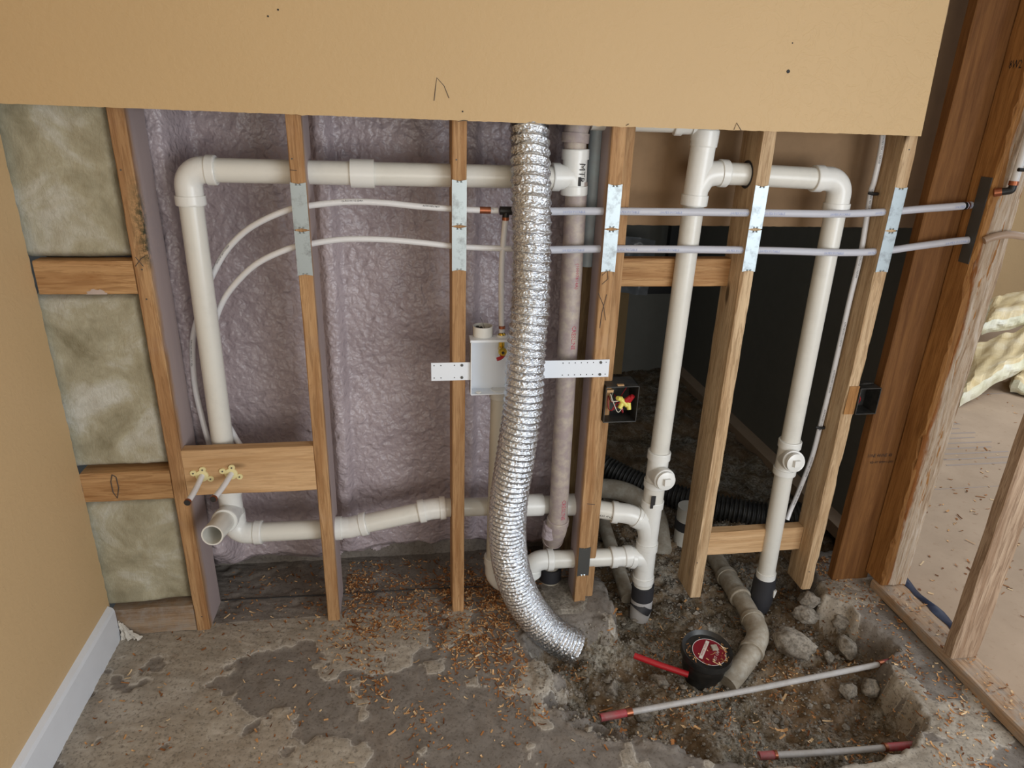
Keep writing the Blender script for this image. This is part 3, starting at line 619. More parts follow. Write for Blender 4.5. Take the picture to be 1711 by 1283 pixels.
# left stack
a_ = thing('drain_stack', 'left tall white drain stack with a cleanout plug and two side inlets', 'pipe', (.645, .06, -.12))
fitting(a_, 'sanitary_tee', [(.658, .06, 1.505), (.650, .06, 1.305)], branch=[spline([(.652, .06, 1.35), (.672, .06, 1.383), (.705, .06, 1.392), (.735, .06, 1.392)], 6)], hub=.03)
fitting(a_, 'upper_hub', [(.660, .06, 1.56), (.657, .06, 1.46)], hub=.03, collar=.006)
ap = pipe(a_, (.650, .06, 1.32), (.641, .06, .50))
pipe(a_, (.72, .06, 1.392), (.80, .06, 1.391), name='pipe')
cm = MB(); fit_mb(cm, [(.641, .06, .535), (.640, .06, .405)], hub=.026); fit_mb(cm, [(.640, .06, .458), (.646, .0, .462)], ends=(0, 1), hub=.02, collar=.006); cm.build('cleanout_tee', M['pvc_fit'], a_, smooth=True)
def plug(parent, c):
    c = Vector(c); dr = Vector((.08, -1, .08)).normalized(); mb = MB().sweep([c, c+dr*.009, c+dr*.011], [R+.001, R+.001, R-.003], 26); o = mb.build('cleanout_plug', M['pvc_fit'], parent, smooth=True)
    s_ = .011; p = c+dr*.010; r_ = dr.cross(Vector((0, 0, 1))).normalized(); u_ = r_.cross(dr); q = []
    for e in (0, .012):
        for (i, j) in ((-1, -1), (1, -1), (1, 1), (-1, 1)): q.append(p+r_*(i*s_)+u_*(j*s_)+dr*e)
    MB().add(q, [(0, 3, 2, 1), (4, 5, 6, 7), (0, 1, 5, 4), (1, 2, 6, 5), (2, 3, 7, 6), (3, 0, 4, 7)]).build('square_head', M['pvc_fit'], o, bevel=.001)
plug(a_, (.646, -.002, .462))
pipe(a_, (.640, .06, .42), (.639, .06, .33), r=R+.0035)
MB().box((.619, .0245, .342), (.634, .0262, .388)).build('paper_label', M['ink_black'], a_)
fitting(a_, 'wye', [(.639, .06, .355), (.638, .06, .165)], branch=[spline([(.638, .06, .215), (.622, .06, .262), (.59, .06, .292)], 6)], hub=.026)
fitting(a_, 'sanitary_tee', [(.638, .06, .185), (.640, .06, .025)], branch=[spline([(.640, .06, .085), (.626, .06, .122), (.585, .06, .134), (.56, .06, .134)], 6)], hub=.026)
pipe(a_, (.640, .06, .04), (.645, .06, -.06), r=R+.003)
MB().sweep([(.643, .06, .012), (.6445, .06, -.045)], [R+.0085, R+.0085], 28).build('rubber_band', M['rubber'], a_, smooth=True)
MB().sweep([(.6445, .06, -.04), (.645, .06, -.10), (.640, .055, -.135)], [R+.008, R+.007, R+.003], 28).build('coupling', M['pvc_grey_light'], a_, smooth=True)
MB().sweep([(.650, .057, -.070), (.636, .052, -.090)], R+.0085, 28).build('rubber_band', M['rubber'], a_, smooth=True)

# right stack
b_ = thing('drain_stack', 'right tall white drain stack turning down from a level pipe through the pale stud', 'pipe', (1.09, .06, -.12))
pipe(b_, (.80, .06, 1.390), (1.03, .06, 1.383)); fitting(b_, 'elbow', bend((.995, .06, 1.384), (1.083, .06, 1.384), (1.084, .06, 1.295), .045))
bp = pipe(b_, (1.084, .06, 1.31), (1.090, .06, .53))
cm = MB(); fit_mb(cm, [(1.090, .06, .556), (1.091, .06, .43)], hub=.024); fit_mb(cm, [(1.091, .06, .488), (1.078, .0, .508)], ends=(0, 1), hub=.02, collar=.006); cm.build('cleanout_tee', M['pvc_fit'], b_, smooth=True); plug(b_, (1.077, -.002, .508))
pipe(b_, (1.091, .06, .44), (1.102, .06, -.03))
MB().sweep([(1.101, .06, .03), (1.102, .06, -.02)], R+.004, 28).build('hub', M['pvc_fit'], b_, smooth=True)
MB().sweep([(1.101, .06, .008), (1.102, .06, -.03), (1.098, .055, -.09), (1.090, .05, -.125)], [R+.007, R+.010, R+.009, R+.005], 28).build('rubber_boot', M['rubber'], b_, smooth=True)
MB().sweep([(1.127, .028, -.03), (1.126, .024, -.06)], [.008, .002], 8).build('torn_tape_tip', M['pvc_fit'], b_)
for s_, z_, x_ in ((S5, 1.391, .7935),):
    ang = [2*pi*k/28 for k in range(28)]; mb = MB(); vs = [(x_-.0006, .06+cos(q)*r, z_+sin(q)*r) for r in (R+.001, R+.008) for q in ang]
    mb.add(vs, [(k, k+28, (k+1) % 28+28, (k+1) % 28) for k in range(28)]); mb.build('bored_hole', M['ink_black'], s_)
# level pipe just under the drywall edge
h_ = thing('vent_pipe', 'level white pipe just below the painted wall edge, left of the left stack top', 'pipe', (.5, .08, 1.51))
pipe(h_, (.345, .085, 1.523), (.60, .08, 1.523)); fitting(h_, 'coupling', [(.575, .08, 1.523), (.64, .07, 1.523)], hub=.02)

# foam-speckled vertical pipe with pink lettering
c_ = thing('old_drain_pipe', 'foam-speckled vertical pipe with pink lettering right of the foil duct', 'pipe', (.32, .09, 0))
pth = [Vector((.318, .088, 1.36)), Vector((.318, .045, .29))]
pipe(c_, pth[0], pth[1], mat='pvc_spray')
text_pipe('CRESLINE', .019, pth, .435, R, (.3, -1, .1), M['ink_red'], c_, sx=.9); text_pipe('CRESLINE', .019, pth, 1.005, R, (.3, -1, .1), M['ink_red'], c_, sx=.9)
text_pipe('(10007814A)', .014, pth, .255, R, (.3, -1, .1), M['ink_red'], c_)
fitting(c_, 'sanitary_tee', [(.309, .088, 1.445), (.312, .087, 1.325)], branch=[spline([(.310, .087, 1.352), (.298, .087, 1.371), (.276, .085, 1.3715), (.245, .082, 1.372)], 6)], hub=.026)
text_flat('MTR', .022, (.322, .0525, 1.385), (0, 0, -1), (1, 0, 0), M['ink_black'], c_, sx=1.2); MB().box((.314, .0515, 1.352), (.321, .0535, 1.375)).build('printed_bar', M['ink_black'], c_)
pipe(c_, (.308, .088, 1.44), (.306, .088, 1.48), mat='pvc_spray'); fitting(c_, 'elbow', spline([(.306, .088, 1.46), (.309, .09, 1.50), (.325, .092, 1.535)], 6), mat='pvc_spray')
fitting(c_, 'wye', spline([(.318, .046, .31), (.318, .055, .265), (.320, .085, .22), (.321, .12, .175)], 8), mat='pvc_spray', hub=.02, collar=.006)
MB().sweep([(.300, .052, .285), (.290, .055, .235)], [.028, .022], 18).build('foam_lump', M['foam'], c_, smooth=True)
pipe(c_, (.321, .12, .19), (.322, .125, -.06), mat='pvc_grey', name='pipe'); MB().sweep([(.322, .124, .065), (.322, .125, .015)], R+.009, 26).build('rubber_band', M['rubber'], c_, smooth=True)
MB().sweep([(.322, .124, .02), (.322, .125, -.02)], R+.006, 26).build('coupling', M['pvc_grey'], c_, smooth=True)
s2 = thing('sleeved_pipe', 'pale bluish foam-dusted upright pipe squeezed between the tee and the stud', 'pipe', (.39, .13, 1.13)); pth = [(.372, .115, 1.62), (.372, .118, 1.40), (.371, .12, 1.143), (.371, .12, 1.135)]
MB().sweep(spline(pth, 6), .021, 20).build('sleeve', M['blue_pipe'], s2, smooth=True)

# ------------------------------------------------------------ foil duct
du = thing('foil_duct', 'crinkled silver foil flexible duct hanging down and curling to the floor', 'duct', (.30, -.12, -.1))
ctr = [(0.1710, 0.0420, 1.5200), (0.1720, 0.0200, 1.4580), (0.1720, -0.0150, 1.3730), (0.1720, -0.0480, 1.2870), (0.1750, -0.0600, 1.1660), (0.1730, -0.0750, 1.0410), (0.1650, -0.0880, 0.9110), (0.1610, -0.0950, 0.7720), (0.1460, -0.1000, 0.6260), (0.1300, -0.1000, 0.4690), (0.1310, -0.1000, 0.3450), (0.1490, -0.1000, 0.2240), (0.1910, -0.1000, 0.1070), (0.2550, -0.1080, 0.0110), (0.3100, -0.1200, -0.0370), (0.3610, -0.1320, -0.0660)]
base = spline(ctr, 40); aL = arc_len(base); LT = aL[-1]
NR = 1900; pts = resample(base, LT/NR); aa = arc_len(pts); ph = []; acc = 0
for i, s_ in enumerate(aa):
    t = s_/LT; pitch = .027-.007*min(1, t/.45) if t < .45 else .020-(t-.45)/.25*.007 if t < .70 else .013
    acc += (aa[i]-aa[i-1] if i else 0)/pitch; ph.append(acc)
rr = [.0500+.0045*max(0, min(1, (s_/LT-.25)/.3)) for s_ in aa]; NS = 110
def duct_r(i, k, r):
    f = ph[i]+k/NS; g = f-math.floor(f); ridge = (abs(2*g-1))**1.7; amp = .0055 if aa[i]/LT < .5 else .0042
    q = pts[i]; th = 2*pi*k/NS; cr = mnoise.noise(Vector((cos(th)*4.2, sin(th)*4.2, aa[i]*95)))*.0020+mnoise.noise(Vector((cos(th)*15, sin(th)*15+9, aa[i]*290)))*.0022
    return r-amp*.5+amp*ridge+cr*(1.15-ridge*.7)
mb = MB(); mb.sweep(pts, rr, NS, caps=False, fn=duct_r); mb.build('foil_tube', M['foil'], du, smooth='yes')
e1 = pts[-1]; e0 = pts[-9]; dd = (e1-e0).normalized(); 
MB().sweep([e1-dd*.006, e1-dd*.004, e1], [.0545, .0565, .0550], 60, caps=False).build('end_rim', M['foil'], du, smooth='yes')
MB().sweep([e1-dd*.10, e1-dd*.05], [.04, .04], 40, caps=True).build('inside', M['foil_shaded'], du, smooth='yes')  # darkened plug standing in for the shade inside the open end

# ------------------------------------------------------------ valve box on its strap
bx = thing('valve_box', 'white open valve box on a perforated strap with a red-handled brass valve', 'box', (.12, 0, .775))
stl = MB().box((-.087, -.0032, .8205), (.024, -.0012, .874)).build('strap', M['steel_box'], bx); st_ = MB().box((.225, -.0032, .8205), (.428, -.0012, .874)).build('strap', M['steel_box'], bx)
for x in (-.079, -.060, -.022, .290, .308, .326, .344, .362, .380, .418):
    for z in (.829, .866): MB().sweep([(x, -.0030, z), (x, -.0036, z)], .0017, 8).build('punched_hole', M['ink_black'], st_ if x > .1 else stl)
for x in (-.001, .402):
    for z in (.829, .866): MB().sweep([(x, -.003, z), (x, -.0055, z), (x, -.006, z)], [.0042, .0040, .002], 10).build('screw', M['galv_dark'], st_)
bm_ = MB(); x0, x1, z0, z1, yf, yb = .023, .225, .777, .938, -.014, .034; th = .003
bm_.box((x0, yb-th, z0), (x1, yb, z1)).box((x0, yf, z0), (x0+th, yb, z1)).box((x1-th, yf, z0), (x1, yb, z1)).box((x0, yf, z0), (x1, yb, z0+th)).box((x0-.002, yf+.0, z1-th), (x1+.002, yb, z1+.004))
bm_.build('casing', M['steel_box'], bx, bevel=.0008)
MB().sweep([(.047, -.002, z0+th+.001), (.047, -.002, z0+th+.004)], [.0095, .007], 16).build('knockout_cap', M['pvc_fit'], bx, smooth=True)
rg = MB(); rg.sweep([(.100+.026*cos(t*2*pi/30)+.012, .018+.022*sin(t*2*pi/30), z0+th+.001) for t in range(31)], .0016, 6, caps=False); rg.build('drain_ring', M['pvc_fit'], bx, smooth='yes')
MB().sweep([(.112, .018, z0+th+.0004), (.112, .018, z0+th+.0012)], .024, 24).build('drain_insert', M['pvc_fit'], bx)
cu = MB(); n_ = 30; c0 = Vector((.060, .03, z1+.003)); r0 = .0285
cu.sweep([c0, c0+Vector((0, 0, .030))], r0, n_, caps=False); cu.sweep([c0+Vector((0, 0, .030)), c0], r0-.003, n_, caps=False)
cu.add([c0+Vector((cos(2*pi*i/n_)*q, sin(2*pi*i/n_)*q, .030)) for q in (r0, r0-.003) for i in range(n_)], [(i, (i+1) % n_, (i+1) % n_+n_, i+n_) for i in range(n_)]); cu.sweep([c0, c0+Vector((0, 0, .012))], r0-.003, n_)
cp = cu.build('round_cup', M['pvc_fit'], bx, smooth=True)
rnd = random.Random(3)
for k in range(6):
    p = c0+Vector((rnd.uniform(-.014, .014), rnd.uniform(-.014, .014), .017)); q = p+Vector((rnd.uniform(-.012, .012), rnd.uniform(-.01, .01), rnd.uniform(.002, .009))); MB().sweep([p, q], [.006, .004], 6).build('black_fitting', M['black'], cp)
stroke(cp, [c0+Vector((.006, 0, .02)), c0+Vector((-.004, -.004, .048)), c0+Vector((-.009, -.004, .056))], .0006, 'wire', 'galv_dark')
vx, vy = .113, .020
MB().sweep([(vx, vy, z1+.002), (vx, vy, z1+.009)], [.0165, .015], 20).build('collar', M['pvc_fit'], bx, smooth=True)
bv = MB(); bv.sweep([(vx, vy, .952), (vx, vy, .948), (vx, vy, .942)], [.0085, .0105, .0095], 18); bv.sweep([(vx, .018, .94), (vx, .018, .895)], .0085, 16); bv.sweep([(vx, .022, .905), (vx, vy-.03, .905)], [.010, .012], 18)
bvo = bv.sweep([(vx, vy-.03, .905), (vx, vy-.036, .905)], [.0125, .009], 18).build('brass_valve', M['brass'], bx, smooth=True)
MB().sweep([(vx, vy-.0365, .905), (vx, vy-.0375, .905)], .004, 12).build('outlet_hole', M['ink_black'], bvo)
hb = MB().sweep(spline([(vx+.006, vy-.020, .894), (vx-.004, vy-.024, .886), (vx-.016, vy-.026, .882)], 5), [.0055]*11, 10); hb.build('red_handle', M['red'], bvo, smooth=True)

# ------------------------------------------------------------ flexible supply tubes
def tube(t, path, r, mat, name='tube', n=14): return MB().sweep(path, r, n).build(name, M[mat], t, smooth=True)
pu = thing('supply_tube', 'upper white printed supply tube arching from behind the vent pipe to the black tee', 'tube', (-.4, .05, 1.2))
up = spline([(-0.7340, 0.1000, 0.5760), (-0.7510, 0.1200, 0.6690), (-0.7620, 0.1350, 0.7760), (-0.7500, 0.1350, 0.9030), (-0.7190, 0.1300, 0.9910), (-0.6800, 0.1200, 1.0750), (-0.6270, 0.1000, 1.1570), (-0.5690, 0.0750, 1.2150), (-0.5080, 0.0500, 1.2540), (-0.4380, 0.0320, 1.2840), (-0.3840, 0.0300, 1.2950), (-0.2940, 0.0300, 1.3050), (-0.2040, 0.0300, 1.3040), (-0.1120, 0.0300, 1.2960), (-0.0030, 0.0300, 1.2900), (0.0950, 0.0300, 1.2880)], 10)
tube(pu, up, .0080, 'pex')
for s0, body in ((.30, 'PEX 1/2 CTS SDR9 ASTM F876'), (.62, '100 PSI AT 180F POTABLE'), (1.02, 'CL-R-5106 1/2 SDR9'), (1.22, 'ASTM F876 F877'), (1.37, 'UC 1/2 CTS')): text_pipe(body, .0062, up, s0, .008, (0, -1, .45), M['ink_black'], pu)
MB().sweep([up[-6], up[-3]], .0092, 16).build('crimp_ring', M['copper'], pu, smooth=True)
pl = thing('supply_tube', 'lower plain white supply tube arching across below the printed one', 'tube', (-.4, .05, 1.1))
lp = spline([(-0.6350, 0.0600, 0.6000), (-0.6620, 0.1000, 0.6200), (-0.6950, 0.1300, 0.6810), (-0.7100, 0.1350, 0.7750), (-0.7050, 0.1300, 0.8680), (-0.6830, 0.1200, 0.9510), (-0.6470, 0.1000, 1.0250), (-0.5990, 0.0750, 1.0850), (-0.5350, 0.0500, 1.1420), (-0.4560, 0.0320, 1.1820), (-0.3910, 0.0300, 1.1980), (-0.3070, 0.0300, 1.2100), (-0.2070, 0.0300, 1.2100), (-0.1140, 0.0300, 1.2030), (-0.0030, 0.0300, 1.1920), (0.1110, 0.0300, 1.1880), (0.1930, 0.0320, 1.1860), (0.2400, 0.0340, 1.1860)], 10)
tube(pl, lp, .0080, 'pex')
tf = thing('tee_fitting', 'black tee on the end of the printed tube left of the foil duct', 'fitting', (.12, .03, 1.28)); tc = Vector((0.1170, 0.0300, 1.2880))
MB().sweep([tc+Vector((-.018, 0, 0)), tc+Vector((-.017, 0, 0)), tc+Vector((.024, 0, 0))], [.006, .011, .011], 16).sweep([tc, tc+Vector((-.001, 0, -.018))], [.010, .009], 16).build('tee_body', M['black'], tf, smooth=True)
MB().sweep([tc+Vector((-.001, 0, -.017)), tc+Vector((-.001, 0, -.025))], .0094, 16).build('crimp_ring', M['copper'], tf, smooth=True)
dt = thing('drop_tube', 'straight white tube dropping from the black tee to the valve box', 'tube', (.112, .03, .95))
dpth = [tc+Vector((-.001, 0, -.018)), Vector((.109, .03, 1.15)), Vector((.112, .03, 1.0)), Vector((vx, vy, .952))]; tube(dt, spline(dpth, 6), .0080, 'pex'); MB().sweep([(vx, vy, .972), (vx, vy, .965)], .0092, 16).build('crimp_ring', M['copper'], dt, smooth=True)
cu_ = thing('supply_tube', 'upper cloudy clear supply tube from the foil duct to the torn right stud', 'tube', (.8, .03, 1.29))
cpth = spline([(0.2110, 0.0200, 1.2890), (0.2540, 0.0300, 1.2880), (0.3690, 0.0300, 1.2900), (0.5370, 0.0250, 1.2910), (0.7070, 0.0200, 1.2920), (0.8850, 0.0200, 1.2920), (1.0680, 0.0220, 1.2920), (1.2160, 0.0220, 1.2990), (1.3130, 0.0040, 1.3110), (1.4030, -0.0220, 1.3230), (1.4580, -0.0060, 1.3250)], 12)
cpth = [p if p.x < 1.47 else p for p in cpth]; tube(cu_, cpth, .0105, 'clear')
cl_ = thing('supply_tube', 'lower cloudy clear supply tube from the foil duct to the torn right stud', 'tube', (.8, .03, 1.19))
cpl = spline([(0.2160, 0.0200, 1.1870), (0.2600, 0.0300, 1.1850), (0.3780, 0.0300, 1.1880), (0.5480, 0.0250, 1.1890), (0.7230, 0.0200, 1.1890), (0.9050, 0.0200, 1.1870), (1.0940, 0.0220, 1.1820), (1.2260, 0.0220, 1.1860), (1.3240, 0.0040, 1.2040), (1.4140, -0.0220, 1.2230), (1.4580, -0.0320, 1.2300)], 12); tube(cl_, cpl, .0105, 'clear')
for (t_, pp) in ((cu_, cpth), (cl_, cpl)):
    for s0 in (.09, .24, .36, .56, .66, .86, 1.0, 1.22): text_pipe('3/4 PEX POTABLE', .0095, pp, s0, .0105, (0, -1, -.1), M['ink_blue'], t_, sx=.85)
MB().sweep([cpth[-10], cpth[-8]], .0115, 14).build('crimp_ring', M['black'], cu_, smooth=True); MB().sweep([cpth[-7], cpth[-5]], .0112, 14).build('crimp_ring', M['copper'], cu_, smooth=True)
# tube clipped to the side of the last pale stud
vt = thing('supply_tube', 'thin white printed tube clipped upright to the side of the last pale stud', 'tube', (1.19, .07, .2))
vp = spline([(1.1920, 0.0820, 1.5370), (1.1950, 0.0740, 1.4650), (1.1970, 0.0760, 1.3830), (1.1980, 0.0810, 1.3460), (1.1970, 0.0720, 1.2640), (1.1960, 0.0620, 1.1600), (1.1960, 0.0660, 1.0300), (1.1960, 0.0670, 0.8750), (1.1970, 0.0700, 0.7300), (1.1980, 0.0770, 0.5920), (1.1960, 0.0820, 0.4720), (1.1850, 0.0960, 0.3360), (1.1700, 0.0960, 0.2640), (1.1550, 0.0840, 0.2280)], 8)
tube(vt, vp, .0080, 'pex'); LV = arc_len(vp)[-1]
for s0 in (.07, .22, .40, .62, .78, .92, 1.10, 1.22): text_pipe('ASTM F876 PEX 1/2 NSF-PW', .0066, vp, min(s0, LV-.09), .008, (-.4, -1, 0), M['ink_black'], vt)
for k in ((1.1980, 0.0720, 1.3450), (1.1980, 0.0780, 0.5930)):
    k = Vector(k); MB().sweep([k+Vector((-.020, -.008, .002)), k+Vector((-.010, -.013, 0)), k+Vector((.006, -.013, 0)), k+Vector((.012, -.004, 0))], [.004, .005, .005, .004], 8).build('clip', M['black'], vt)
# tubes beyond the torn stud
ot = thing('supply_tube', 'tan tube leaving the torn stud to the right edge', 'tube', (1.6, -.07, 1.2)); tube(ot, spline([(1.4690, -0.0750, 1.2360), (1.4910, -0.0800, 1.2470), (1.5320, -0.0850, 1.2550), (1.5800, -0.0900, 1.2510), (1.6430, -0.0950, 1.2410), (1.8110, -0.0900, 1.2010), (2.1660, -0.0500, 1.1110)], 8), .0105, 'tan_pex')
ov = thing('supply_tube', 'short white tube rising from a black elbow beside the torn stud', 'tube', (1.56, -.10, 1.36)); e_ = Vector((1.4910, -0.0950, 1.3760))
tube(ov, [e_+Vector((0, 0, .02)), e_+Vector((.004, 0, .22)), e_+Vector((.01, 0, .5))], .0105, 'pex'); MB().sweep([e_+Vector((0, 0, .014)), e_+Vector((0, 0, .025))], .0122, 14).build('crimp_ring', M['copper'], ov, smooth=True)
MB().sweep(bend(e_+Vector((0, 0, .014)), e_, e_+Vector((-.022, .012, -.006)), .006, 5), .010, 14).build('elbow', M['black'], ov, smooth=True)
MB().sweep([e_+Vector((-.020, .011, -.005)), e_+Vector((-.034, .020, -.009))], .0112, 14).build('crimp_ring', M['copper'], ov, smooth=True)
k = e_+Vector((.004, 0, .055)); MB().sweep([k+Vector((-.012, -.011, 0)), k+Vector((.014, -.012, 0))], .005, 8).build('clip', M['black'], ov)
# two supply stubs with flanges on the new board
for (f, e, lab) in (((-0.7360, -0.0010, 0.5470), (-0.7450, -0.1200, 0.5320), 'left of the two short white supply stubs poking through the new pine board'), ((-0.6570, -0.0010, 0.5500), (-0.6780, -0.1200, 0.5390), 'right of the two short white supply stubs poking through the new pine board')):
    t = thing('supply_stub', lab, 'tube', f, 'supply stubs in the new board'); f = Vector(f); e = Vector(e)
    pp = spline([f+Vector((0, .02, .002)), f+Vector((0, -.005, 0)), f.lerp(e, .5)+Vector((.0, .0, -.004)), e], 6); tube(t, pp, .0080, 'pex')
    dr = (pp[-1]-pp[-2]).normalized(); MB().sweep([e-dr*.007, e], .0094, 16).build('crimp_ring', M['copper'], t, smooth=True); MB().sweep([e, e+dr*.0010], .0086, 16).build('dark_end', M['ink_black'], t)
    fb = MB(); fb.sweep([f+Vector((0, .0008, 0)), f+Vector((0, -.003, 0)), f+Vector((0, -.004, 0))], [.018, .0175, .012], 20)
    for (dx, dz) in ((-.022, .010), (.022, -.010), (.004, .020)): fb.sweep([f+Vector((dx, .0008, dz)), f+Vector((dx, -.003, dz))], .009, 12); 
    fo_ = fb.build('flange', M['cream'], t)
    for (dx, dz) in ((-.022, .010), (.022, -.010), (.004, .020)): nailhead(t, f+Vector((dx, -.004, dz)), .0022)

# ------------------------------------------------------------ electrical boxes
def open_box(label, a, b, origin, wires=True):
    t = thing('junction_box', label, 'electrical box', origin); (x0, y0, z0), (x1, y1, z1) = a, b; th = .003
    mb = MB().box((x0, y1-th, z0), (x1, y1, z1)).box((x0, y0, z0), (x0+th, y1, z1)).box((x1-th, y0, z0), (x1, y1, z1)).box((x0, y0, z0), (x1, y1, z0+th)).box((x0, y0, z1-th), (x1, y1, z1))
    mb.build('casing', M['black_dusty'], t, bevel=.001); return t
jb = open_box('black box on the stud right of the duct, full of red wires', (.4215, -.014, .676), (.524, .070, .792), (.47, 0, .678))
rnd = random.Random(12)
for k in range(7):
    p = Vector((rnd.uniform(.435, .505), .045, rnd.uniform(.69, .77))); q = Vector((rnd.uniform(.445, .505), rnd.uniform(.0, .02), rnd.uniform(.70, .745))); r2 = Vector((rnd.uniform(.46, .51), .012, rnd.uniform(.735, .755)))
    MB().sweep(spline([p, q, r2], 6), .0015, 6).build('wire', M['red' if k != 3 else 'white_wire'], jb, smooth=True)
for (x, z, dx, dz, c) in ((.492, .742, .010, .012, 'red'), (.503, .744, .007, .014, 'red'), (.485, .735, .010, -.010, 'yellow'), (.500, .727, .002, -.014, 'yellow'), (.470, .748, -.008, .004, 'yellow'), (.478, .728, -.007, -.010, 'yellow')):
    MB().sweep([(x-dx*.7, .004, z-dz*.7), (x+dx, -.004, z+dz)], [.0085, .0065], 10).build('wire_nut', M[c], jb, smooth=True)
MB().sweep(spline([(.440, .0, .765), (.452, -.006, .735), (.466, -.008, .708), (.480, -.004, .718)], 6), .0012, 6).build('wire', M['white_wire'], jb, smooth=True)
for (x, z) in ((.437, .772), (.468, .787)): MB().box((x-.010, -.008, z), (x+.010, .002, z+.008)).build('wood_splinter', M['board_pale_x'], jb)
j2 = open_box('empty black box on the right side of the last pale stud', (1.2495, -.008, .672), (1.322, .06, .762), (1.28, 0, .672)); MB().box((1.2480, -.003, .676), (1.2495, .0, .76)).build('mounting_tab', M['black'], j2)
MB().sweep(spline([(1.27, .04, .74), (1.268, .01, .722), (1.274, .02, .70)], 5), .0015, 6).build('wire', M['red'], j2)
for k in range(3): MB().sweep(spline([(1.262+k*.008, .02, .765), (1.272+k*.01, .01, .772), (1.30+k*.004, .02, .768)], 5), .0022, 6).build('cable', M['black_dusty'], j2)
MB().box((1.214, -.0022, .672), (1.2485, -.0006, .768)).build('stained_patch', M['orange'], S6)

# ------------------------------------------------------------ trench contents
cp_ = thing('floor_flange', 'black round closed floor flange with a dark red label in the trench', 'drain fitting', (0.7640, -0.2690, -0.1200)); top = Vector((0.7550, -0.2390, -0.0120)); ax = Vector((.0, -.10, 1)).normalized(); rt = .078
mb = MB().sweep([top-ax*.125, top-ax*.085, top-ax*.083, top-ax*.055, top-ax*.035, top-ax*.02, top], [.056, .058, .066, .068, .070, rt+.002, rt], 40, caps=False); mb.sweep([top, top-ax*.004, top-ax*.012], [rt, rt-.004, rt-.010], 40, caps=False); mb.sweep([top-ax*.014, top-ax*.012], rt-.006, 40); mb.sweep([top-ax*.125, top-ax*.122], .056, 40); mb.build('cap_body', M['black_matt'], cp_, smooth=True)
u_ = Vector((1, 0, 0)); u_ = (u_-ax*u_.dot(ax)).normalized(); w_ = ax.cross(u_); lc = top-ax*.0105+u_*.006-w_*.004
lab = MB().sweep([lc, lc+ax*.0012], .052, 40).build('red_label', M['red_label'], cp_)
MB().sweep([lc+(u_*cos(q*2*pi/40)+w_*sin(q*2*pi/40))*.0515+ax*.0012 for q in range(41)], .0008, 5, caps=False).build('label_border', M['pvc_fit'], lab)
lr = (u_*.62+w_*.78).normalized()
def flat_bar(off, half, wid, mat, name='label_stripe'):
    c = lc+ax*.0020; side = lr.cross(ax).normalized()*-1; a = c+side*off-lr*half; b = c+side*off+lr*half; MB().add([a-side*wid, a+side*wid, b+side*wid, b-side*wid], [(0, 1, 2, 3)]).build(name, M[mat], lab)
flat_bar(.016, .040, .0055, 'scrap')
text_flat('WATER TIGHT', .0085, lc+ax*.0024-(lr.cross(ax).normalized())*.016, lr, ax.cross(lr), M['ink_red'], lab, lift=.0004)
text_flat('TEST CAP', .012, lc+ax*.002+(lr.cross(ax).normalized())*.024-lr*.006, lr, ax.cross(lr), M['scrap'], lab, lift=.0004)
sq = lc+ax*.0015+u_*.022+w_*.012; mb = MB(); q = []
for e in (0, .006):
    for (i, j) in ((-1, -1), (1, -1), (1, 1), (-1, 1)): q.append(sq+u_*(i*.010)+w_*(j*.010)+ax*e)
mb.add(q, [(0, 3, 2, 1), (4, 5, 6, 7), (0, 1, 5, 4), (1, 2, 6, 5), (2, 3, 7, 6), (3, 0, 4, 7)]).build('square_nut', M['pvc_grey'], lab, bevel=.001)
t = thing('buried_drain_pipe', 'dusty grey drain pipe bending under the right stack and round the black cap', 'pipe', (0.9990, -0.1040, -0.1000))
g = [(1.0390, 0.3790, -0.0900), (1.0300, 0.2060, -0.0900), (1.0230, 0.0610, -0.0850), (1.0150, -0.0390, -0.0850), (0.9970, -0.1200, -0.0850), (0.9380, -0.1910, -0.0900), (0.8620, -0.2550, -0.1000), (0.8160, -0.2850, -0.1150)]
MB().sweep(spline(g, 8), .033, 24).build('pipe', M['pvc_grey'], t, smooth=True); fit_mb(x_ := MB(), [g[1], g[2]], .033, hub=.02); x_.build('coupling', M['pvc_grey'], t, smooth=True); fit_mb(x_ := MB(), spline(g[3:6], 6), .033, hub=.016); x_.build('elbow', M['pvc_grey'], t, smooth=True)
t = thing('buried_drain_pipe', 'dull grey pipe lying in the soil behind the foot of the left stack', 'pipe', (.6, .3, -.1))
MB().sweep([(0.6270, 0.5150, -0.0300), (0.6220, 0.2950, -0.0700), (0.6190, 0.1220, -0.1000)], .026, 20).build('pipe', M['pvc_grey'], t, smooth=True)
def rod(label, a, b, ends, mat='tan_grey'):
    t = thing('sleeved_tube', label, 'tube', a); a = Vector(a); b = Vector(b); tube(t, [a, a.lerp(b, .5)+Vector((0, 0, -.004)), b], .0088, mat)
    for (p, q) in ends: MB().sweep([a.lerp(b, p), a.lerp(b, q)], .0112, 14).build('red_sleeve', M['red_dull'], t, smooth=True); r0 = q if p <= 0 else p; MB().sweep([a.lerp(b, r0-.008), a.lerp(b, r0+.010)], .0122, 14).build('copper_ring', M['copper'], t, smooth=True)
    return t
rod('long pale tube spanning the trench with red sleeved ends', (0.3610, -0.4260, -0.0450), (1.3670, -0.3210, -0.0450), ((0, .085), (.93, 1)))
rod('second pale tube at the near edge of the trench with red sleeved ends', (0.7550, -0.5920, -0.0500), (1.2060, -0.6120, -0.0500), ((0, .10), (.80, 1)))
t = thing('red_tube', 'short red tube poking from the rubble towards the black cap', 'tube', (0.5490, -0.1740, -0.0800)); tube(t, [(0.5390, -0.1870, -0.0650), (0.6050, -0.2270, -0.0700), (0.6890, -0.2680, -0.0800)], .0098, 'red')
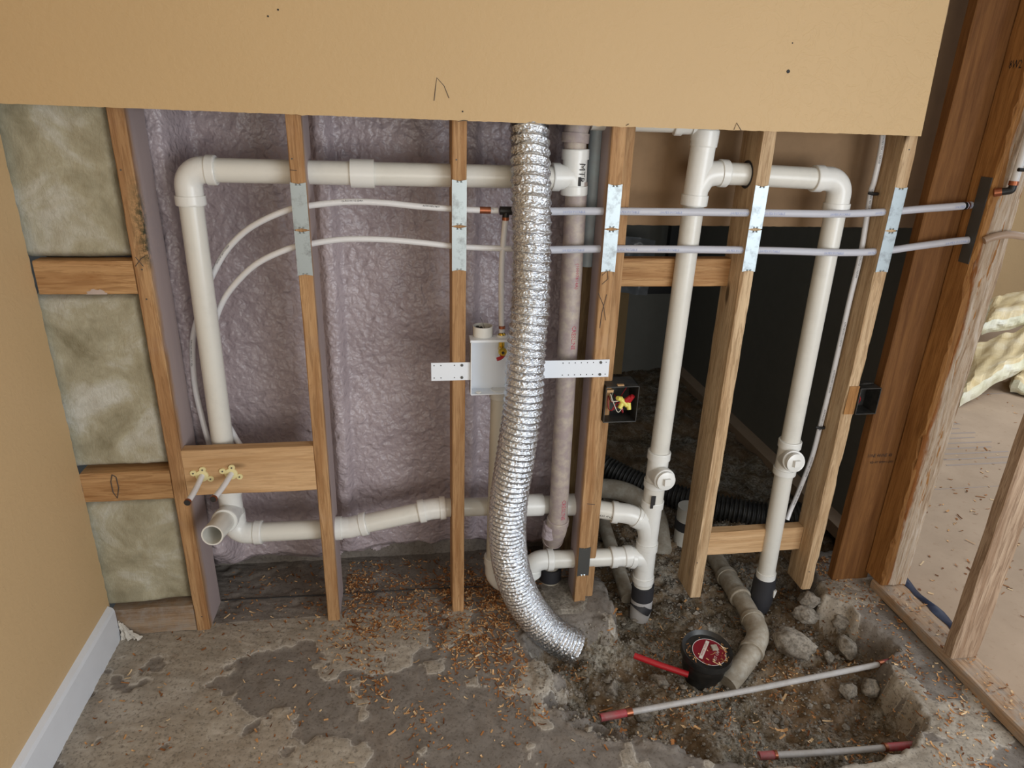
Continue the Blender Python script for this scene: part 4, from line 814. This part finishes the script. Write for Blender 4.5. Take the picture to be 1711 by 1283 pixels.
def rock(label, p, sx, sy, sz, seed, group=None, name='concrete_chunk'):
    bm = bmesh.new(); bmesh.ops.create_icosphere(bm, subdivisions=4, radius=1); rnd = random.Random(seed); pl_ = [(Vector((rnd.uniform(-1, 1), rnd.uniform(-1, 1), rnd.uniform(-1, 1))).normalized(), rnd.uniform(.55, .85)) for _ in range(9)]
    for v_ in bm.verts:
        for (n__, d__) in pl_:
            e = v_.co.dot(n__)-d__
            if e > 0: v_.co -= n__*e
        f = 1+mnoise.noise(v_.co*2.5+Vector((seed, 0, 0)))*.16+mnoise.noise(v_.co*9+Vector((seed, 0, 0)))*.05; v_.co = Vector((v_.co.x*sx*f, v_.co.y*sy*f, v_.co.z*sz*f))
    me = bpy.data.meshes.new(name); bm.to_mesh(me); bm.free(); me.materials.append(M['stone']); me.polygons.foreach_set('use_smooth', [True]*len(me.polygons))
    o = bpy.data.objects.new(name, me); C.objects.link(o); o.location = p; o.rotation_euler = (0, 0, rnd.uniform(0, 3)); return tag(o, label, 'rubble', 'broken concrete in the trench')
rock('largest broken concrete chunk in the trench, right of the bent grey pipe', (1.1000, -0.1870, -0.0750), .075, .052, .045, 1)
rock('grey lump of rubble beside the open end of the foil duct', (0.4700, -0.0960, -0.0600), .045, .036, .030, 21)
rock('upright oblong concrete chunk right of the largest one', (1.2610, -0.2110, -0.0850), .035, .045, .035, 2)
rock('rounded concrete lump directly under the foot of the last pale stud', (1.2320, -0.0220, -0.0350), .042, .036, .028, 3)
rock('flat concrete lump in front of the one under the last pale stud', (1.2020, -0.0590, -0.0700), .048, .034, .028, 4)
rock('angular chunk at the right end of the trench below the pale tube', (1.2560, -0.3660, -0.0950), .045, .035, .030, 5)
rock('small angular chunk left of the one at the right trench end', (1.1730, -0.3640, -0.1000), .032, .028, .024, 6)
rock('brown rounded stone half buried between the red tube and the pale tube', (0.6080, -0.2630, -0.1200), .045, .035, .035, 7)
rock('small grey stone under the left end of the pale tube', (0.5120, -0.3730, -0.1150), .032, .025, .028, 8)
rock('pale stone in the left part of the trench above the pale tube', (0.4470, -0.2620, -0.1150), .028, .028, .030, 9)
rock('small stone between the largest chunk and the oblong one', (1.1940, -0.2250, -0.1000), .022, .020, .020, 10)
rock('chunk jutting from the far bank behind the oblong chunk', (1.3260, -0.1150, -0.0700), .050, .040, .040, 11)
rock('squat chunk in the shade of the far right bank', (1.3740, -0.1880, -0.1000), .045, .030, .030, 12)
bm = bmesh.new(); bmesh.ops.create_cube(bm, size=1); bmesh.ops.subdivide_edges(bm, edges=bm.edges[:], cuts=13, use_grid_fill=True)
for v_ in bm.verts:
    p = Vector((.352+v_.co.x*.155, .045+v_.co.y*.185, -.060+v_.co.z*.135)); k_ = max(abs(v_.co.x), abs(v_.co.y)); p.z -= .008*max(0, (k_-.42)/.08)*(v_.co.z > .45)
    if v_.co.x > .2 and v_.co.y < -.2: p.x -= .03*(v_.co.x-.2)/.3*(-v_.co.y-.2)/.3
    q_ = Vector((mnoise.noise(p*30), mnoise.noise(p*30+Vector((7, 0, 0))), mnoise.noise(p*26+Vector((0, 9, 0)))*.6)); v_.co = p+q_*.007
me = bpy.data.meshes.new('concrete_block'); bm.to_mesh(me); bm.free(); me.materials.append(M['stone']); o_ = bpy.data.objects.new('concrete_block', me); C.objects.link(o_)
tag(o_, 'squared remnant block of concrete under the stud right of the foil duct', 'rubble')
# gravel and wood shavings: uncountable litter
def on_ground(x, y): z, d = ground(np.array([x]), np.array([y])); return float(z[0]), float(d[0])
rnd = random.Random(21); gv = MB(); ico = [(0, 0, 1), (.9, 0, .3), (.3, .85, .2), (-.7, .5, .3), (-.7, -.5, .25), (.3, -.85, .35), (0, 0, -.9)]; icf = [(0, 1, 2), (0, 2, 3), (0, 3, 4), (0, 4, 5), (0, 5, 1), (6, 2, 1), (6, 3, 2), (6, 4, 3), (6, 5, 4), (6, 1, 5)]
N = 20000; gx = np.array([rnd.uniform(.20, 1.5) for _ in range(N)]); gy = np.array([rnd.uniform(-.66, .75) for _ in range(N)]); gz, gd = ground(gx, gy)
cnt = 0
for i in range(N):
    if gd[i] < .008 or cnt > 7500: continue
    s_ = rnd.choice((.0022, .003, .0035, .0045, .006)) * (2.2 if rnd.random() < .06 else 1); a = rnd.uniform(0, 6.28); ca, sa = cos(a), sin(a); cnt += 1
    j = [1+rnd.uniform(-.3, .3) for _ in ico]; gv.add([(gx[i]+(p[0]*ca-p[1]*sa)*s_*q, gy[i]+(p[0]*sa+p[1]*ca)*s_*q, gz[i]+s_*.3+p[2]*s_*.8*q) for p, q in zip(ico, j)], icf)
tag(gv.build('gravel', M['stone'], origin=(.8, -.2, -.1)), 'loose gravel and crumbs of concrete over the trench soil', 'gravel', kind='stuff')
def scatter(n, region, dens, hfn, seed, mb, tones, size=1.0):
    rnd = random.Random(seed); x0, x1, y0, y1 = region; X = np.array([rnd.uniform(x0, x1) for _ in range(n)]); Y = np.array([rnd.uniform(y0, y1) for _ in range(n)]); D = dens(X, Y); Z = hfn(X, Y)
    for x, y, z, d in zip(X, Y, Z, D):
        if rnd.random() > d: continue
        L = rnd.choice((.006, .008, .011, .016, .026 if rnd.random() < .3 else .012))*size; W = rnd.uniform(.0018, .0050)*size; a = rnd.uniform(0, 6.28); cu = rnd.uniform(.2, 1.6); dx, dy = cos(a), sin(a); tilt = rnd.uniform(-.25, .25); vs = []
        for k in range(4):
            t = (k/3-.5)*cu*1.6; u = sin(t)/max(cu*.8, .1)*L*.5; h = .0010+(1-cos(t))*L*.35+abs(tilt)*L*.3
            for s_ in (-1, 1): vs.append((x+dx*u-dy*W*s_*.5, y+dy*u+dx*W*s_*.5, z+h+s_*tilt*W*.6))
        mb.add(vs, [(0, 1, 3, 2), (2, 3, 5, 4), (4, 5, 7, 6)]); tones += [rnd.random()**1.1]*8
gh = lambda X, Y: ground(X, Y)[0]
cl = lambda X, Y, s, sc, th, k: np.clip((fbm(X, Y, sc, s, 4)-th)*k, 0, 1)
def pile(name, label, jobs):
    mb = MB(); tones = []
    for j in jobs: scatter(*j, mb, tones) if len(j) == 5 else scatter(*j[:5], mb, tones, j[5])
    o = mb.build(name, M['chips'], origin=(0, 0, 0)); at_ = o.data.attributes.new('tone', 'FLOAT', 'POINT'); at_.data.foreach_set('value', np.array(tones, 'f')); return tag(o, label, 'shavings', kind='stuff')
front = lambda X, Y: np.clip(cl(X, Y, 301, 7, -.05, 9)*np.exp(-((X+.04)/.34)**4)*np.clip(1.1+Y*2.0, 0.10, 1)*.9+.025+.5*np.exp(-((X+.10)/.22)**2-((Y+.03)/.07)**2), 0, 1)*(hole_dist(X, Y) < -.01)
pile('wood_shavings', 'scattered orange wood shavings on the slab in front of the studs', [
    (17000, (-1.02, .34, -.62, .0), front, gh, 31),
    (7500, (-.38, .42, .0, .30), lambda X, Y: np.clip(.25+cl(X, Y, 305, 9, -.10, 5), 0, 1)*np.clip((.26-Y)/.08, .25, 1), gh, 32),
    (500, (-.78, -.42, .0, .30), lambda X, Y: .35+0*X, gh, 33)])
pile('wood_shavings', 'brown shavings and splinters strewn over the trench soil', [
    (6500, (.28, 1.5, -.62, .28), lambda X, Y: np.clip(cl(X, Y, 311, 9, .02, 9)*.9+.04, 0, 1)*(hole_dist(X, Y) > .012), gh, 34, .95),
    (700, (.30, 1.45, -.60, .10), lambda X, Y: (hole_dist(X, Y) > .012)*.8*cl(X, Y, 312, 6, -.02, 6), gh, 44, 1.7),
    (260, (top.x-.072, top.x+.072, top.y-.072, top.y+.072), lambda X, Y: ((np.hypot(X-top.x, Y-top.y) < .066)*(.25+.75*(np.hypot(X-top.x, Y-top.y) > .052))*(.25+cl(X, Y, 315, 14, -.02, 8))), lambda X, Y: top.z-.010+0*X, 45, 1.0)])
pile('wood_shavings', 'dense shavings on the slab strip beside the long right plate', [
    (3800, (1.18, 1.452, -.9, .16), lambda X, Y: np.clip(.25+cl(X, Y, 315, 9, -.05, 6), 0, 1)*(hole_dist(X, Y) < -.004)*np.clip(1.1+Y*1.0, .15, 1), gh, 35, 1.05),
    (420, (1.456, 1.54, -1.2, -.09), lambda X, Y: .5+0*X, lambda X, Y: .0385+0*X, 36, 1.05)])
pile('wood_shavings', 'pale shavings scattered over the paper-covered floor of the next room', [
    (1500, (1.57, 3.4, -.7, 1.7), lambda X, Y: np.clip(cl(X, Y, 321, 2.6, -.02, 5)*.7+.04, 0, 1), lambda X, Y: .0025+0*X, 37, 1.5)])

# ------------------------------------------------------------ next room
def soft_slab(label, c, th, seed, origin=None):
    """fluffy batt between four bottom corners c (front-left, front-right, back-right, back-left)"""
    c = [Vector(p) for p in c]; t = thing('insulation_batt', label, 'insulation', c[0]); n = 26; top = MB(); side = MB(); Tg = {}; Bg = {}
    for i in range(n+1):
        for j in range(n+1):
            u, v_ = i/n, j/n; p = c[0].lerp(c[1], u).lerp(c[3].lerp(c[2], u), v_); p = p+Vector((0, 0, mnoise.noise(Vector((u*3+seed, v_*3, 0)))*.035)); e = min(u, 1-u, v_, 1-v_); Bg[i, j] = p
            w2 = Vector((mnoise.noise(Vector((u*7, v_*7, seed)))*.010, mnoise.noise(Vector((u*9, v_*9, seed+9)))*.022*(1 if e < .08 else .2), 0)); Tg[i, j] = p+Vector((0, 0, th*(1-.25*max(0, 1-e*9)**2)+mnoise.noise(Vector((u*4, v_*4, seed+5)))*.018))+w2
    for i in range(n):
        for j in range(n): top.add([Tg[i, j], Tg[i+1, j], Tg[i+1, j+1], Tg[i, j+1]], [(0, 1, 2, 3)])
    def edge(keys):
        K = 6
        for a, b in zip(keys, keys[1:]):
            for k in range(K):
                q = []
                for (g_, kk) in ((a, k), (b, k), (b, k+1), (a, k+1)):
                    f = kk/K; p = Bg[g_].lerp(Tg[g_], f); d_ = (p-sum((Bg[x] for x in ((0, 0), (n, 0), (n, n), (0, n))), Vector())/4); d_.z = 0; d_.normalize(); q.append(p+d_*(sin(pi*f)*.02+mnoise.noise(p*22)*.022*sin(pi*f)))
                side.add(q, [(0, 1, 2, 3)])
    edge([(i, 0) for i in range(n+1)]); edge([(n, j) for j in range(n+1)]); edge([(i, n) for i in range(n, -1, -1)]); edge([(0, j) for j in range(n, -1, -1)])
    side.build('fluffy_edge', M['batt_white'], t, smooth='yes'); top.build('tan_face', M['batt_face'], t, smooth='yes'); return t
soft_slab('nearest tan and white glass wool batt on the floor beyond the torn stud', [(3.0230, 1.4280, 0.0100), (3.6510, 1.6710, 0.1600), (4.1640, 2.1550, 0.2000), (3.6480, 2.1090, 0.0500)], .12, 2)
soft_slab('upper glass wool batt lying behind the nearest one', [(3.7580, 2.1740, 0.2000), (4.0880, 2.1140, 0.3000), (4.4980, 2.5020, 0.3400), (4.1470, 2.5630, 0.2800)], .12, 5)
soft_slab('white glass wool piece on the floor at the right edge, below the nearest batt', [(3.5390, 1.6220, 0.0100), (3.6330, 1.4920, 0.0100), (3.9680, 1.7440, 0.0100), (3.8130, 1.8610, 0.0100)], .10, 8)
pg = MB()
for k in range(9):
    y = .78+k*.055; pg.box((2.42+.03*(k % 3), y, .0022), (2.86-.05*(k % 2), y+.012, .0030))

tag(pg.build('floor_print', M['print_grey'], origin=(2.6, 1.0, .003)), 'faded grey block printing on the paper floor beyond the torn stud', 'print')
t = MB(); vs = []
for i in range(13):
    y = .06-.03*i; vs += [(1.585+.004*sin(i*2.1), y, .004), (1.602+.006*cos(i*1.7), y-.01, .012+.006*sin(i*1.3)), (1.618+.008*sin(i), y, .004)]
for i in range(12):
    a = i*3; t.add([], []); t.f += [(a, a+1, a+4, a+3), (a+1, a+2, a+5, a+4)]; t.mi += [0, 0]
t.v = vs; tag(t.build('plastic_strip', M['tarp'], origin=(1.65, -.1, 0), smooth='yes'), 'crumpled blue plastic strip on the floor behind the long right plate', 'plastic')

# ------------------------------------------------------------ dim room behind the wall
t = thing('corrugated_hose', 'black corrugated hose lying across the dark floor behind the wall', 'hose', (.9, .6, 0)); hp = resample(spline([(0.6770, 0.9590, 0.0300), (0.7820, 0.8600, 0.0000), (0.9040, 0.7480, -0.0200), (1.0420, 0.6330, -0.0200), (1.1960, 0.5460, -0.0200), (1.3510, 0.4750, -0.0200), (1.4900, 0.4400, 0.0000)], 20), .003)
MB().sweep(hp, .05, 30, fn=lambda i, k, r: r+.006*sin(i*1.05)).build('hose_tube', M['black_dusty'], t, smooth='yes')
t = thing('loose_pipe', 'large grey pipe elbow in the shade behind the two left drain inlets', 'pipe', (.7, .5, 0)); MB().sweep(spline([(0.6040, 0.6730, 0.0400), (0.7160, 0.6480, 0.0400), (0.7980, 0.6050, 0.0200), (0.8560, 0.5320, -0.0200), (0.8300, 0.3660, -0.0800)], 8), .042, 24).build('pipe', M['pvc_grey'], t, smooth=True)
t = thing('pipe_stub', 'short upright white pipe stub with a black band, behind the pale stud', 'pipe', (.9, .45, -.1)); q_ = Vector((0.9520, 0.4290, -0.0900)); MB().sweep([q_, q_+Vector((0, 0, .17))], .045, 24).build('pipe', M['pvc'], t, smooth=True); MB().sweep([q_+Vector((0, 0, .07)), q_+Vector((0, 0, .11))], .049, 24).build('rubber_band', M['rubber'], t, smooth=True)
t = thing('leaning_board', 'tan board standing against the rear of the dark room', 'board', (.95, 2.1, 0)); lumber(x_ := MB(), (.52, 2.10, .0), (1.18, 2.14, .62), 'x', seg=4); x_.build('panel', M['panel_brown'], t)
X, Z = np.meshgrid(np.linspace(.50, 1.25, 60), np.linspace(.62, .95, 30)); Y = 2.0+fbm(X, Z, 7, 401, 4)*.22+(Z-.62)*-.1; x_ = MB(); grid_mesh(x_, X, Y, Z-.1*(X-.5)); tag(x_.build('plastic_sheet', M['sheet'], origin=(.8, 2.0, .6), smooth='yes'), 'crumpled cloudy plastic draped over the tan board in the dark room', 'plastic')
t = thing('dark_post', 'dark upright frame at the back of the unlit room', 'post', (1.45, 2.0, .3)); MB().box((1.36, 2.0, .55), (1.42, 2.05, 1.9)).build('upright', M['black'], t); MB().box((1.22, 2.0, .55), (1.36, 2.05, .62)).build('foot', M['black'], t)
